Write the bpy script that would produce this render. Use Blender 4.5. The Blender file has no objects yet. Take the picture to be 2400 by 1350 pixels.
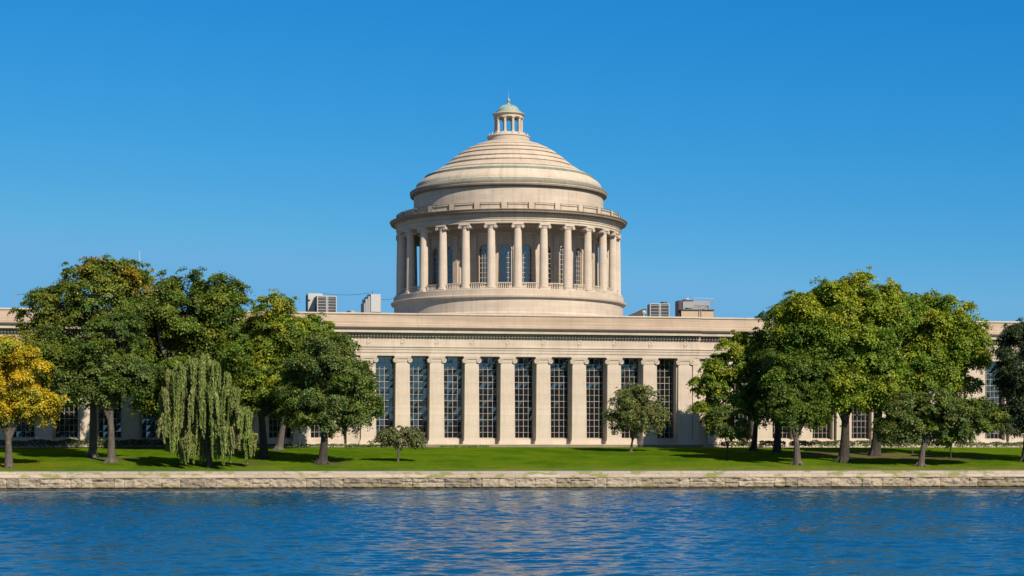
import bpy, math, random
import numpy as np
from mathutils import Vector, Matrix
R = math.radians
sc = bpy.context.scene
COL = sc.collection

# ------------------------------------------------------------------ camera
HC, F, YH = 4.2, 4400.0, 1062.0          # camera height, focal length in photo pixels, horizon row
cam = bpy.data.cameras.new('camera')
cam.sensor_width = 36; cam.lens = 36 * F / 2400
cam.shift_y = (YH - 675) / 2400
cam.clip_start = 0.5; cam.clip_end = 20000
co = bpy.data.objects.new('camera', cam); COL.objects.link(co)
co.location = (0, 0, HC); co.rotation_euler = (math.pi / 2, 0, 0)
sc.camera = co

# ------------------------------------------------------------------ sky and sun
SUN_AZ, SUN_EL = 146.0, 37.0
w = bpy.data.worlds.new('World'); sc.world = w; w.use_nodes = True
nt = w.node_tree; N = nt.nodes; L = nt.links
bg = N['Background']; bg.inputs[1].default_value = 0.1
sky = N.new('ShaderNodeTexSky'); sky.sky_type = 'NISHITA'; sky.sun_disc = False
sky.sun_elevation = R(SUN_EL); sky.sun_rotation = R(SUN_AZ)
sky.air_density = 1; sky.dust_density = 0.3; sky.ozone_density = 2
sep = N.new('ShaderNodeSeparateColor'); L.new(sky.outputs[0], sep.inputs[0])
comb = N.new('ShaderNodeCombineColor')
for i, (a, x0, g) in enumerate([(0.0152, 0.235, 2.75), (0.199, 0.377, 1.0), (0.514, 0.57, 0.55)]):
    m1 = N.new('ShaderNodeMath'); m1.operation = 'MULTIPLY'; m1.inputs[1].default_value = 0.1 / x0
    m2 = N.new('ShaderNodeMath'); m2.operation = 'POWER'; m2.inputs[1].default_value = g
    m3 = N.new('ShaderNodeMath'); m3.operation = 'MULTIPLY'; m3.inputs[1].default_value = a * 10
    mc = N.new('ShaderNodeMath'); mc.operation = 'MINIMUM'; mc.inputs[1].default_value = (5.0, 6.6, 7.4)[i]
    L.new(sep.outputs[i], mc.inputs[0]); L.new(mc.outputs[0], m1.inputs[0]); L.new(m1.outputs[0], m2.inputs[0]); L.new(m2.outputs[0], m3.inputs[0])
    L.new(m3.outputs[0], comb.inputs[i])
tc = N.new('ShaderNodeTexCoord'); sx = N.new('ShaderNodeSeparateXYZ'); L.new(tc.outputs['Generated'], sx.inputs[0])
mr = N.new('ShaderNodeMapRange'); mr.interpolation_type = 'SMOOTHSTEP'
mr.inputs[1].default_value = 0.42; mr.inputs[2].default_value = 0.8; L.new(sx.outputs[2], mr.inputs[0])
dim = N.new('ShaderNodeMix'); dim.data_type = 'RGBA'; dim.blend_type = 'MULTIPLY'; dim.inputs[0].default_value = 1
L.new(sky.outputs[0], dim.inputs[6]); dim.inputs[7].default_value = (0.60, 0.58, 0.58, 1)
# the half of the sky around the sun stays paler than the deep blue opposite it
mb = N.new('ShaderNodeMapRange'); mb.interpolation_type = 'SMOOTHSTEP'
mb.inputs[1].default_value = 0.3; mb.inputs[2].default_value = -0.4; mb.inputs[3].default_value = 0.0; mb.inputs[4].default_value = 0.45
L.new(sx.outputs[1], mb.inputs[0])
mx = N.new('ShaderNodeMath'); mx.operation = 'MAXIMUM'; L.new(mr.outputs[0], mx.inputs[0]); L.new(mb.outputs[0], mx.inputs[1])
mix = N.new('ShaderNodeMix'); mix.data_type = 'RGBA'
L.new(mx.outputs[0], mix.inputs[0]); L.new(comb.outputs[0], mix.inputs[6]); L.new(dim.outputs[2], mix.inputs[7])
L.new(mix.outputs[2], bg.inputs[0])

sl = bpy.data.lights.new('sun', 'SUN'); sl.energy = 5.0; sl.angle = R(0.53); sl.color = (1.0, 0.88, 0.73)
so = bpy.data.objects.new('sun', sl); COL.objects.link(so)
S = Vector((math.sin(R(SUN_AZ)) * math.cos(R(SUN_EL)), math.cos(R(SUN_AZ)) * math.cos(R(SUN_EL)), math.sin(R(SUN_EL))))
so.rotation_euler = S.to_track_quat('Z', 'Y').to_euler(); so.location = (60, -60, 90)
sc.view_settings.view_transform = 'Standard'; sc.view_settings.look = 'None'
sc.view_settings.exposure = 0.3; sc.view_settings.gamma = 1.0

# ------------------------------------------------------------------ helpers
def P(px, py, Y): return ((px - 1200) * Y / F, Y, HC + (YH - py) * Y / F)

def tag(o, label=None, cat=None, group=None, kind=None):
    if label: o['label'] = label
    if cat: o['category'] = cat
    if group: o['group'] = group
    if kind: o['kind'] = kind
    return o

def empty(name, loc, rz=0.0, parent=None):
    o = bpy.data.objects.new(name, None); COL.objects.link(o)
    o.location = loc; o.rotation_euler = (0, 0, rz); o.parent = parent
    o.empty_display_size = 0.5
    return o

class MB:
    def __init__(s): s.v = []; s.f = []
    def add(s, vs, fs):
        n = len(s.v); s.v += [tuple(v) for v in vs]; s.f += [tuple(i + n for i in f) for f in fs]; return s
    def box(s, x0, x1, y0, y1, z0, z1, tx=0, ty=0, rz=0.0, c=(0, 0)):
        vs = []
        for z, q in ((z0, 0), (z1, 1)):
            for x, y in ((x0 + tx * q, y0 + ty * q), (x1 - tx * q, y0 + ty * q), (x1 - tx * q, y1 - ty * q), (x0 + tx * q, y1 - ty * q)):
                if rz: x, y = x * math.cos(rz) - y * math.sin(rz), x * math.sin(rz) + y * math.cos(rz)
                vs.append((x + c[0], y + c[1], z))
        return s.add(vs, [(3, 2, 1, 0), (4, 5, 6, 7), (0, 1, 5, 4), (1, 2, 6, 5), (2, 3, 7, 6), (3, 0, 4, 7)])
    def lathe(s, prof, seg=96, a0=0.0, a1=2 * math.pi, c=(0, 0), fl=None):
        full = abs(a1 - a0 - 2 * math.pi) < 1e-6
        n = seg if full else seg + 1
        vs = []
        for r, z in prof:
            for i in range(n):
                a = a0 + (a1 - a0) * i / seg
                rr = r * (fl(a) if fl else 1)
                vs.append((c[0] + rr * math.sin(a), c[1] - rr * math.cos(a), z))
        fs = []
        for j in range(len(prof) - 1):
            for i in range(seg):
                k = (i + 1) % n
                fs.append((j * n + i, j * n + k, (j + 1) * n + k, (j + 1) * n + i))
        return s.add(vs, fs)
    def cap(s, r, z, seg=24, c=(0, 0)):
        vs = [(c[0] + r * math.sin(2 * math.pi * i / seg), c[1] - r * math.cos(2 * math.pi * i / seg), z) for i in range(seg)]
        return s.add(vs, [tuple(range(seg))])
    def tube(s, pts, rad, seg=7):
        pts = [Vector(p) for p in pts]; n = len(pts)
        if not hasattr(rad, '__len__'): rad = [rad] * n
        vs = []
        for i, p in enumerate(pts):
            d = (pts[min(i + 1, n - 1)] - pts[max(i - 1, 0)]).normalized()
            u = d.cross(Vector((0.31, 0.95, 0.05))); u = u.normalized() if u.length > 1e-4 else Vector((1, 0, 0))
            v = d.cross(u)
            for k in range(seg):
                a = 2 * math.pi * k / seg
                vs.append(p + (u * math.cos(a) + v * math.sin(a)) * rad[i])
        fs = [(i * seg + k, i * seg + (k + 1) % seg, (i + 1) * seg + (k + 1) % seg, (i + 1) * seg + k) for i in range(n - 1) for k in range(seg)]
        fs += [tuple(range(seg))[::-1], tuple((n - 1) * seg + k for k in range(seg))]
        return s.add(vs, fs)
    def disc_y(s, cx, cz, r, y0, y1, seg=16):
        vs = [(cx + r * math.cos(2 * math.pi * k / seg), y, cz + r * math.sin(2 * math.pi * k / seg)) for y in (y0, y1) for k in range(seg)]
        fs = [(k, (k + 1) % seg, seg + (k + 1) % seg, seg + k) for k in range(seg)] + [tuple(range(seg))[::-1], tuple(range(seg, 2 * seg))]
        return s.add(vs, fs)
    def ring_y(s, cx, cz, r, t, y, seg=16, sz=1.0):
        vs = []; m = 6
        for k in range(seg):
            a = 2 * math.pi * k / seg
            for j in range(m):
                b = 2 * math.pi * j / m
                rr = r + t * math.cos(b)
                vs.append((cx + rr * math.cos(a), y + t * math.sin(b), cz + rr * math.sin(a) * sz))
        fs = [(k * m + j, k * m + (j + 1) % m, ((k + 1) % seg) * m + (j + 1) % m, ((k + 1) % seg) * m + j) for k in range(seg) for j in range(m)]
        return s.add(vs, fs)
    def build(s, name, mat, parent=None, loc=(0, 0, 0), rz=0.0, smooth=False):
        me = bpy.data.meshes.new(name); me.from_pydata(s.v, [], s.f); me.materials.append(mat)
        import bmesh
        bm = bmesh.new(); bm.from_mesh(me); bmesh.ops.recalc_face_normals(bm, faces=bm.faces); bm.to_mesh(me); bm.free()
        if smooth:
            me.polygons.foreach_set('use_smooth', [True] * len(me.polygons))
            try: me.set_sharp_from_angle(angle=R(32))
            except Exception: pass
        return link(name, me, parent, loc, rz)

def link(name, me, parent=None, loc=(0, 0, 0), rz=0.0):
    o = bpy.data.objects.new(name, me); COL.objects.link(o)
    o.parent = parent; o.location = loc; o.rotation_euler = (0, 0, rz)
    return o

def copy_tree(o, parent=None):
    c = o.copy(); COL.objects.link(c); c.parent = parent if parent is not None else o.parent
    for ch in [x for x in bpy.data.objects if x.parent == o]: copy_tree(ch, c)
    return c

def npmesh(name, V, Fq, mat, parent=None, col=None, smooth=False, loc=(0, 0, 0)):
    me = bpy.data.meshes.new(name)
    nv, nf, k = len(V), len(Fq), Fq.shape[1]
    me.vertices.add(nv); me.vertices.foreach_set('co', np.ascontiguousarray(V, dtype=np.float32).ravel())
    me.loops.add(nf * k); me.loops.foreach_set('vertex_index', np.ascontiguousarray(Fq, dtype=np.int32).ravel())
    me.polygons.add(nf); me.polygons.foreach_set('loop_start', np.arange(0, nf * k, k, dtype=np.int32))
    if col is not None:
        at = me.attributes.new('tint', 'FLOAT_COLOR', 'FACE')
        c4 = np.ones((nf, 4), np.float32); c4[:, :3] = col; at.data.foreach_set('color', c4.ravel())
    me.update(calc_edges=True)
    if smooth: me.polygons.foreach_set('use_smooth', np.ones(nf, bool))
    me.materials.append(mat)
    return link(name, me, parent, loc)

def vnoise(x, y, seed=0):
    """tiling value noise on arrays"""
    rs = np.random.RandomState(seed); T = rs.rand(256, 256)
    xi = np.floor(x).astype(int); yi = np.floor(y).astype(int)
    fx = x - xi; fy = y - yi; fx = fx * fx * (3 - 2 * fx); fy = fy * fy * (3 - 2 * fy)
    g = lambda a, b: T[a % 256, b % 256]
    return (g(xi, yi) * (1 - fx) + g(xi + 1, yi) * fx) * (1 - fy) + (g(xi, yi + 1) * (1 - fx) + g(xi + 1, yi + 1) * fx) * fy
def fbm(x, y, o=4, seed=0):
    s = 0; a = 0.5
    for i in range(o): s = s + a * (vnoise(x * 2 ** i, y * 2 ** i, seed + i) - 0.5) * 2; a *= 0.5
    return s

# ------------------------------------------------------------------ materials
class Mat:
    def __init__(s, name):
        s.m = bpy.data.materials.new(name); s.m.use_nodes = True
        s.N = s.m.node_tree.nodes; s.L = s.m.node_tree.links; s.b = s.N['Principled BSDF']
    def n(s, t, **k):
        x = s.N.new(t)
        for a, v in k.items(): setattr(x, a, v)
        return x
    def lk(s, a, b): s.L.new(a, b)
    def math(s, op, a, b=None, clamp=False):
        x = s.n('ShaderNodeMath', operation=op); x.use_clamp = clamp
        for i, v in enumerate((a, b)):
            if v is None: continue
            if isinstance(v, (int, float)): x.inputs[i].default_value = v
            else: s.lk(v, x.inputs[i])
        return x.outputs[0]
    def mixc(s, f, a, b, mode='MIX'):
        x = s.n('ShaderNodeMix', data_type='RGBA', blend_type=mode)
        for i, v in ((0, f), (6, a), (7, b)):
            if isinstance(v, (int, float)): x.inputs[i].default_value = v
            elif isinstance(v, tuple): x.inputs[i].default_value = (*v, 1)
            else: s.lk(v, x.inputs[i])
        return x.outputs[2]
    def ramp(s, f, a, b):
        x = s.n('ShaderNodeMapRange'); x.inputs[1].default_value = a; x.inputs[2].default_value = b; s.lk(f, x.inputs[0]); return x.outputs[0]
    def noise(s, vec, scale, detail=4, rough=0.55, map_scale=None):
        if map_scale:
            mp = s.n('ShaderNodeMapping'); mp.inputs['Scale'].default_value = map_scale; s.lk(vec, mp.inputs[0]); vec = mp.outputs[0]
        x = s.n('ShaderNodeTexNoise'); x.inputs['Scale'].default_value = scale; x.inputs['Detail'].default_value = detail
        x.inputs['Roughness'].default_value = rough; s.lk(vec, x.inputs['Vector']); return x.outputs['Fac']
    def obj(s): return s.n('ShaderNodeTexCoord').outputs['Object']
    def bump(s, h, strength=0.3, dist=0.05):
        x = s.n('ShaderNodeBump'); x.inputs['Strength'].default_value = strength; x.inputs['Distance'].default_value = dist
        s.lk(h, x.inputs['Height']); s.lk(x.outputs[0], s.b.inputs['Normal'])

def stone(name, base, dark, radius=None, bw=1.8, bh=0.62, joint=0.35, hs=0.5, vs=0.4):
    m = Mat(name); o = m.obj()
    sp = m.n('ShaderNodeSeparateXYZ'); m.lk(o, sp.inputs[0])
    if radius:
        u = m.math('MULTIPLY', m.math('ARCTAN2', sp.outputs[0], m.math('MULTIPLY', sp.outputs[1], -1)), radius)
    else: u = m.math('ADD', sp.outputs[0], sp.outputs[1])
    cb = m.n('ShaderNodeCombineXYZ'); m.lk(u, cb.inputs[0]); m.lk(sp.outputs[2], cb.inputs[1])
    br = m.n('ShaderNodeTexBrick'); m.lk(cb.outputs[0], br.inputs['Vector'])
    br.inputs['Scale'].default_value = 1.0; br.inputs['Brick Width'].default_value = bw; br.inputs['Row Height'].default_value = bh
    br.inputs['Mortar Size'].default_value = 0.012; br.inputs['Mortar Smooth'].default_value = 0.3
    br.inputs['Color1'].default_value = (1, 1, 1, 1); br.inputs['Color2'].default_value = (0.93, 0.92, 0.91, 1)
    br.inputs['Mortar'].default_value = (1 - joint, 1 - joint, 1 - joint, 1)
    n1 = m.noise(cb.outputs[0], 1.0, 5, 0.6, (0.05, 0.9, 1))       # horizontal weathering bands
    n2 = m.noise(cb.outputs[0], 1.0, 5, 0.65, (1.6, 0.09, 1))      # vertical run-off streaks
    n3 = m.noise(o, 0.35, 4, 0.6); n4 = m.noise(o, 7.0, 3, 0.6)
    c = m.mixc(m.math('MULTIPLY', m.ramp(n1, 0.45, 0.75), hs), base, dark)
    c = m.mixc(m.math('MULTIPLY', m.ramp(n2, 0.5, 0.72), vs), c, dark)
    c = m.mixc(m.math('MULTIPLY', m.ramp(n3, 0.42, 0.75), 0.5), c, dark)
    c = m.mixc(m.math('MULTIPLY', n4, 0.4), c, tuple(x * 0.8 for x in base))
    c = m.mixc(1.0, c, br.outputs['Color'], 'MULTIPLY')
    m.lk(c, m.b.inputs['Base Color']); m.b.inputs['Roughness'].default_value = 0.9
    m.b.inputs['Specular IOR Level'].default_value = 0.2
    m.bump(m.math('ADD', n4, m.math('MULTIPLY', br.outputs['Fac'], -1.2)), 0.35, 0.02)
    return m.m

def plain(name, c, rough=0.6, metal=0.0, var=0.25, scale=2.0):
    m = Mat(name); n = m.noise(m.obj(), scale, 4)
    m.lk(m.mixc(m.math('MULTIPLY', n, var * 2), c, tuple(x * 0.6 for x in c)), m.b.inputs['Base Color'])
    m.b.inputs['Roughness'].default_value = rough; m.b.inputs['Metallic'].default_value = metal
    return m.m

ST = (0.58, 0.505, 0.415); SD = (0.33, 0.275, 0.215)
M = {}
M['stone'] = stone('limestone', ST, SD)
M['stone_smooth'] = stone('limestone_smooth', (0.61, 0.525, 0.43), SD, joint=0.28, bw=2.2, bh=1.45, hs=0.25, vs=0.4)
M['parapet'] = stone('parapet_stone', (0.53, 0.42, 0.32), (0.32, 0.245, 0.18), joint=0.2, bw=3.2, bh=0.8, hs=1.0, vs=0.35)
M['corn'] = stone('cornice_stone', (0.58, 0.50, 0.41), SD, joint=0.3, bw=2.5, bh=3, hs=0.5, vs=0.5)
M['drum'] = stone('drum_stone', (0.575, 0.49, 0.395), SD, radius=17, joint=0.25, bw=2.0, bh=0.62, hs=0.5, vs=0.55)
M['ring'] = stone('ring_stone', (0.55, 0.465, 0.37), SD, radius=17, joint=0.25, bw=2.0, bh=5, hs=0.5, vs=0.6)
M['dome'] = stone('dome_stone', (0.60, 0.51, 0.40), (0.38, 0.31, 0.24), radius=12, joint=0.3, bw=1.6, bh=5, hs=0.45, vs=0.8)
M['lantern'] = stone('lantern_stone', (0.58, 0.5, 0.41), SD, radius=3, joint=0.1, bw=1.2, bh=0.6)
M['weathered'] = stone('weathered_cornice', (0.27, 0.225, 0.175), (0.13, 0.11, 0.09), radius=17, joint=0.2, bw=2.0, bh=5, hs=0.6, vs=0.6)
M['copper'] = plain('weathered_copper', (0.34, 0.40, 0.33), 0.7, 0, 0.35, 3.0)
M['copper_aged'] = stone('aged_copper', (0.24, 0.29, 0.235), (0.10, 0.13, 0.10), radius=14, joint=0.3, bw=3, bh=5, hs=0.5, vs=0.9)
M['copper_dark'] = plain('dark_copper', (0.10, 0.16, 0.13), 0.7, 0, 0.4, 1.5)
M['gutter'] = plain('aged_flashing', (0.10, 0.085, 0.07), 0.8, 0, 0.4, 1.0)
M['gutter2'] = stone('weathered_step', (0.26, 0.22, 0.16), (0.12, 0.11, 0.07), hs=0.6, vs=0.6)
M['frame'] = plain('bronze_window_paint', (0.42, 0.345, 0.27), 0.6, 0, 0.15)
M['roof'] = plain('roof_gravel', (0.25, 0.24, 0.22), 0.95)
M['metal'] = plain('galvanised_metal', (0.30, 0.31, 0.32), 0.5, 0.2)
M['white'] = plain('pale_metal', (0.42, 0.43, 0.43), 0.5, 0.0)
M['dmetal'] = plain('dark_metal', (0.05, 0.055, 0.06), 0.6, 0.2)
M['rust'] = plain('tan_panel', (0.48, 0.36, 0.24), 0.8)
M['wood'] = plain('bench_wood', (0.06, 0.045, 0.035), 0.8)
def glass_mat():
    m = Mat('window_glass'); o = m.obj()
    m.b.inputs['Base Color'].default_value = (0.008, 0.012, 0.018, 1)
    m.b.inputs['Roughness'].default_value = 0.03; m.b.inputs['IOR'].default_value = 2.4; m.b.inputs['Specular Tint'].default_value = (0.55, 0.85, 1.0, 1)
    n = m.noise(o, 0.9, 2); m.bump(n, 0.12, 0.05)
    return m.m
M['glass'] = glass_mat()
def bark_mat(name, c):
    m = Mat(name); o = m.obj(); n = m.noise(o, 1.0, 5, 0.7, (5, 5, 1.2)); n2 = m.noise(o, 1.2, 3)
    k = m.mixc(m.ramp(n, 0.35, 0.7), tuple(x * 0.4 for x in c), c)
    k = m.mixc(m.math('MULTIPLY', m.ramp(n2, 0.55, 0.7), 0.6), k, (c[0] * 1.6, c[1] * 1.6, c[2] * 1.45))
    m.lk(k, m.b.inputs['Base Color']); m.b.inputs['Roughness'].default_value = 0.95; m.bump(n, 0.8, 0.08)
    return m.m
M['bark'] = bark_mat('bark_grey', (0.13, 0.11, 0.09)); M['bark_dark'] = bark_mat('bark_dark', (0.06, 0.05, 0.04))
def leaf_mat():
    m = Mat('leaves'); at = m.n('ShaderNodeAttribute', attribute_name='tint')
    out = m.N['Material Output']
    d = m.n('ShaderNodeBsdfDiffuse'); t = m.n('ShaderNodeBsdfTranslucent'); g = m.n('ShaderNodeBsdfGlossy'); g.inputs['Roughness'].default_value = 0.55
    m.lk(at.outputs['Color'], d.inputs[0])
    m.lk(m.mixc(1.0, at.outputs['Color'], (1.1, 1.15, 0.5), 'MULTIPLY'), t.inputs[0])
    g.inputs[0].default_value = (0.6, 0.6, 0.6, 1)
    a = m.n('ShaderNodeMixShader'); a.inputs[0].default_value = 0.2; m.lk(d.outputs[0], a.inputs[1]); m.lk(t.outputs[0], a.inputs[2])
    b = m.n('ShaderNodeMixShader'); b.inputs[0].default_value = 0.035; m.lk(a.outputs[0], b.inputs[1]); m.lk(g.outputs[0], b.inputs[2])
    m.lk(b.outputs[0], out.inputs['Surface']); m.N.remove(m.b)
    return m.m
M['leaf'] = leaf_mat()

# ------------------------------------------------------------------ ground
WY0, WS = 216.0, 0.11                      # river wall line: Y = WY0 + WS * X
def ground_z(X, Y):
    v = Y - WY0 - WS * X
    t = np.clip(v / 38.0, 0, 1)
    return 2.11 + 2.89 * (t + 0.10 * np.sin(np.pi * t))
def ground_Y(px, py):
    a, b = 214.0, 300.0
    for _ in range(40):
        m_ = (a + b) / 2; X = (px - 1200) * m_ / F
        y = YH + (HC - float(ground_z(X, m_))) * F / m_
        if y > py: a = m_
        else: b = m_
    return a

def make_lawn():
    xs = np.concatenate([[-3000, -800, -250], np.linspace(-130, 130, 261), [250, 800, 3000]])
    vs_ = np.concatenate([[0.45], np.linspace(0.8, 44, 110), [50, 60, 90, 200, 1000, 4000]])
    X, V = np.meshgrid(xs, vs_); Y = WY0 + WS * X + V
    Z = ground_z(X, Y) + np.where((V > 1.5) & (V < 44), 0.09 * fbm(X / 9, V / 6, 3, 5) * np.clip((44 - V) / 8, 0, 1), 0)
    nx, ny = X.shape[1], X.shape[0]
    idx = np.arange(nx * ny).reshape(ny, nx)
    q = np.stack([idx[:-1, :-1], idx[:-1, 1:], idx[1:, 1:], idx[1:, :-1]], -1).reshape(-1, 4)
    m = Mat('lawn_grass'); o = m.obj()
    n1 = m.noise(o, 0.12, 4, 0.6); n2 = m.noise(o, 1.0, 5, 0.7, (0.6, 1.6, 1)); n3 = m.noise(o, 6.0, 3, 0.7); n4 = m.noise(o, 0.35, 4, 0.65)
    c = m.mixc(m.ramp(n1, 0.35, 0.65), (0.070, 0.178, 0.006), (0.110, 0.205, 0.008))
    c = m.mixc(m.math('MULTIPLY', m.ramp(n2, 0.38, 0.66), 0.8), c, (0.150, 0.21, 0.012))
    c = m.mixc(m.math('MULTIPLY', m.ramp(n3, 0.42, 0.7), 0.7), c, (0.022, 0.06, 0.003))
    sp = m.n('ShaderNodeSeparateXYZ'); m.lk(o, sp.inputs[0])
    v = m.math('SUBTRACT', m.math('SUBTRACT', sp.outputs[1], WY0), m.math('MULTIPLY', sp.outputs[0], WS))
    c = m.mixc(m.math('MULTIPLY', m.ramp(n4, 0.48, 0.68), 0.7), c, (0.150, 0.205, 0.012))
    c = m.mixc(m.math('MULTIPLY', m.ramp(n1, 0.52, 0.40), 0.45), c, (0.035, 0.095, 0.004))
    # dry strip along the wall, stronger to the right
    dry = m.math('MULTIPLY', m.ramp(v, 7.5, 1.0), m.math('ADD', m.math('MULTIPLY', m.ramp(sp.outputs[0], -10, 35), 0.6), 0.35))
    c = m.mixc(m.math('MULTIPLY', dry, m.ramp(n4, 0.25, 0.6), True), c, (0.22, 0.20, 0.05))
    # bare soil and leaf litter under the big trees
    for cx, cy, rx, ry in ((44, 243, 10, 8), (53, 238, 9, 4), (-31, 221, 3, 2), (-21, 222, 2.5, 1.8), (-47, 225, 4, 3)):
        dx = m.math('DIVIDE', m.math('SUBTRACT', sp.outputs[0], cx), rx); dy = m.math('DIVIDE', m.math('SUBTRACT', sp.outputs[1], cy), ry)
        d = m.math('ADD', m.math('MULTIPLY', dx, dx), m.math('MULTIPLY', dy, dy))
        d = m.math('ADD', d, m.math('MULTIPLY', m.math('SUBTRACT', n4, 0.5), 1.8))
        c = m.mixc(m.math('MULTIPLY', m.ramp(d, 1.0, 0.35), 0.75, True), c, (0.13, 0.10, 0.055))
    # yellow leaves dropped under the golden tree
    dx = m.math('DIVIDE', m.math('ADD', sp.outputs[0], 57.5), 8); dy = m.math('DIVIDE', m.math('SUBTRACT', sp.outputs[1], 217), 7)
    d = m.math('ADD', m.math('MULTIPLY', dx, dx), m.math('MULTIPLY', dy, dy))
    c = m.mixc(m.math('MULTIPLY', m.ramp(d, 1.0, 0.2), m.ramp(m.noise(o, 4.0, 5, 0.8), 0.5, 0.56), True), c, (0.24, 0.17, 0.015))
    m.lk(c, m.b.inputs['Base Color']); m.b.inputs['Roughness'].default_value = 0.95; m.b.inputs['Specular IOR Level'].default_value = 0.0
    m.bump(m.math('ADD', n3, n2), 1.0, 0.2)
    o_ = npmesh('lawn', np.stack([X, Y, Z], -1).reshape(-1, 3), q, m.m, smooth=True)
    tag(o_, 'green mown lawn rising from the river wall to the building', None, None, 'structure')
make_lawn()

# ------------------------------------------------------------------ river wall
def make_wall():
    root = empty('river_wall', (0, WY0, 0)); tag(root, 'pale rough stone river wall with mossy coping along the water', 'wall')
    rs = np.random.RandomState(3)
    du = 0.07; us = np.arange(-95, 95, du)
    # blocks of the rough course
    edges = [-95.0]
    while edges[-1] < 95: edges.append(edges[-1] + rs.choice([1.1, 1.5, 2.1, 2.8, 3.6]) * rs.uniform(0.85, 1.2))
    edges = np.array(edges); bi = np.searchsorted(edges, us) - 1
    bo = rs.uniform(-0.05, 0.06, len(edges)); tone = rs.uniform(0, 1, len(edges)); split = rs.rand(len(edges)) < 0.35; sz = rs.uniform(0.6, 1.05, len(edges))
    zs = np.concatenate([[-0.6, 0.0, 0.10, 0.17, 0.20], np.linspace(0.24, 1.33, 20), [1.355, 1.37]])
    U, Zg = np.meshgrid(us, zs); B = np.tile(bi, (len(zs), 1))
    de = np.minimum(np.abs(U - edges[B]), np.abs(edges[np.minimum(B + 1, len(edges) - 1)] - U))
    dj = np.where(split[B], np.abs(Zg - sz[B]), 9)
    dd = np.minimum(np.minimum(de, dj), np.minimum(np.abs(Zg - 0.20), np.abs(Zg - 1.37)))
    nz = fbm(U * 1.3, Zg * 2.2, 5, 11) + 0.5 * np.abs(fbm(U * 0.8 + 40, Zg * 1.5, 4, 21))
    out = 0.10 + bo[B] + 0.24 * nz + 0.10 * np.clip(dd / 0.10, 0, 1) - 0.10
    out = np.where(dd < 0.04, out - 0.07 * (0.4 + vnoise(U * 1.7, Zg * 2, 8)), out)
    out = np.where(Zg < 0.19, 0.16 + 0.05 * fbm(U * 0.7, Zg * 2, 4, 31), out)
    out = np.where(Zg > 1.36, 0.0, out)
    V = np.stack([U, WS * U - out, Zg], -1).reshape(-1, 3)
    nx, ny = U.shape[1], U.shape[0]; idx = np.arange(nx * ny).reshape(ny, nx)
    q = np.stack([idx[:-1, :-1], idx[:-1, 1:], idx[1:, 1:], idx[1:, :-1]], -1).reshape(-1, 4)
    tcol = tone[B][:-1, :-1].reshape(-1)
    m = Mat('rough_granite'); o = m.obj(); sp = m.n('ShaderNodeSeparateXYZ'); m.lk(o, sp.inputs[0])
    at = m.n('ShaderNodeAttribute', attribute_name='tint')
    n1 = m.noise(o, 0.8, 6, 0.7); n2 = m.noise(o, 3.0, 6, 0.75); n3 = m.noise(o, 0.22, 3)
    c = m.mixc(m.ramp(n1, 0.36, 0.6), (0.29, 0.235, 0.17), (0.50, 0.42, 0.315))
    c = m.mixc(m.math('MULTIPLY', m.ramp(n2, 0.52, 0.64), 0.8), c, (0.12, 0.095, 0.065))
    c = m.mixc(1.0, c, at.outputs['Color'], 'MULTIPLY')
    moss = m.math('MULTIPLY', m.ramp(sp.outputs[2], 0.85, 0.25), m.ramp(n1, 0.42, 0.58)); moss = m.math('MULTIPLY', moss, m.ramp(n3, 0.40, 0.55), True)
    c = m.mixc(moss, c, (0.20, 0.17, 0.035))
    c = m.mixc(m.math('MULTIPLY', m.math('ADD', m.ramp(sp.outputs[2], 0.42, 0.22), m.math('MULTIPLY', m.math('SUBTRACT', n1, 0.5), 1.2)), 0.9, True), c, (0.035, 0.032, 0.022))
    m.lk(c, m.b.inputs['Base Color']); m.b.inputs['Roughness'].default_value = 0.9; m.bump(n2, 1.0, 0.14)
    tn = 0.62 + 0.45 * tcol
    npmesh('rough_course', V, q, m.m, root, col=np.stack([tn, tn, tn * 0.98], -1))
    # smooth upper tier and its ledge
    a = math.atan(WS)
    m = Mat('granite_coping'); o = m.obj(); sp = m.n('ShaderNodeSeparateXYZ'); m.lk(o, sp.inputs[0])
    cb = m.n('ShaderNodeCombineXYZ'); m.lk(sp.outputs[0], cb.inputs[0]); m.lk(sp.outputs[2], cb.inputs[1])
    br = m.n('ShaderNodeTexBrick'); m.lk(cb.outputs[0], br.inputs['Vector']); br.inputs['Scale'].default_value = 1
    br.inputs['Brick Width'].default_value = 3.7; br.inputs['Row Height'].default_value = 0.36; br.inputs['Mortar Size'].default_value = 0.015
    br.inputs['Color1'].default_value = (0.50, 0.42, 0.335, 1); br.inputs['Color2'].default_value = (0.38, 0.31, 0.24, 1); br.inputs['Mortar'].default_value = (0.2, 0.17, 0.13, 1)
    n1 = m.noise(o, 0.45, 4, 0.65, (1, 1, 3)); n2 = m.noise(o, 4, 5, 0.7)
    c = m.mixc(m.math('MULTIPLY', m.ramp(n2, 0.5, 0.75), 0.6), br.outputs['Color'], (0.24, 0.2, 0.16))
    c = m.mixc(m.math('MULTIPLY', m.ramp(n1, 0.53, 0.6), 0.85, True), c, (0.20, 0.22, 0.05))
    m.lk(c, m.b.inputs['Base Color']); m.b.inputs['Roughness'].default_value = 0.9; m.bump(n2, 0.6, 0.04)
    b = MB(); rs2 = random.Random(4)
    x = -95.0
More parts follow.
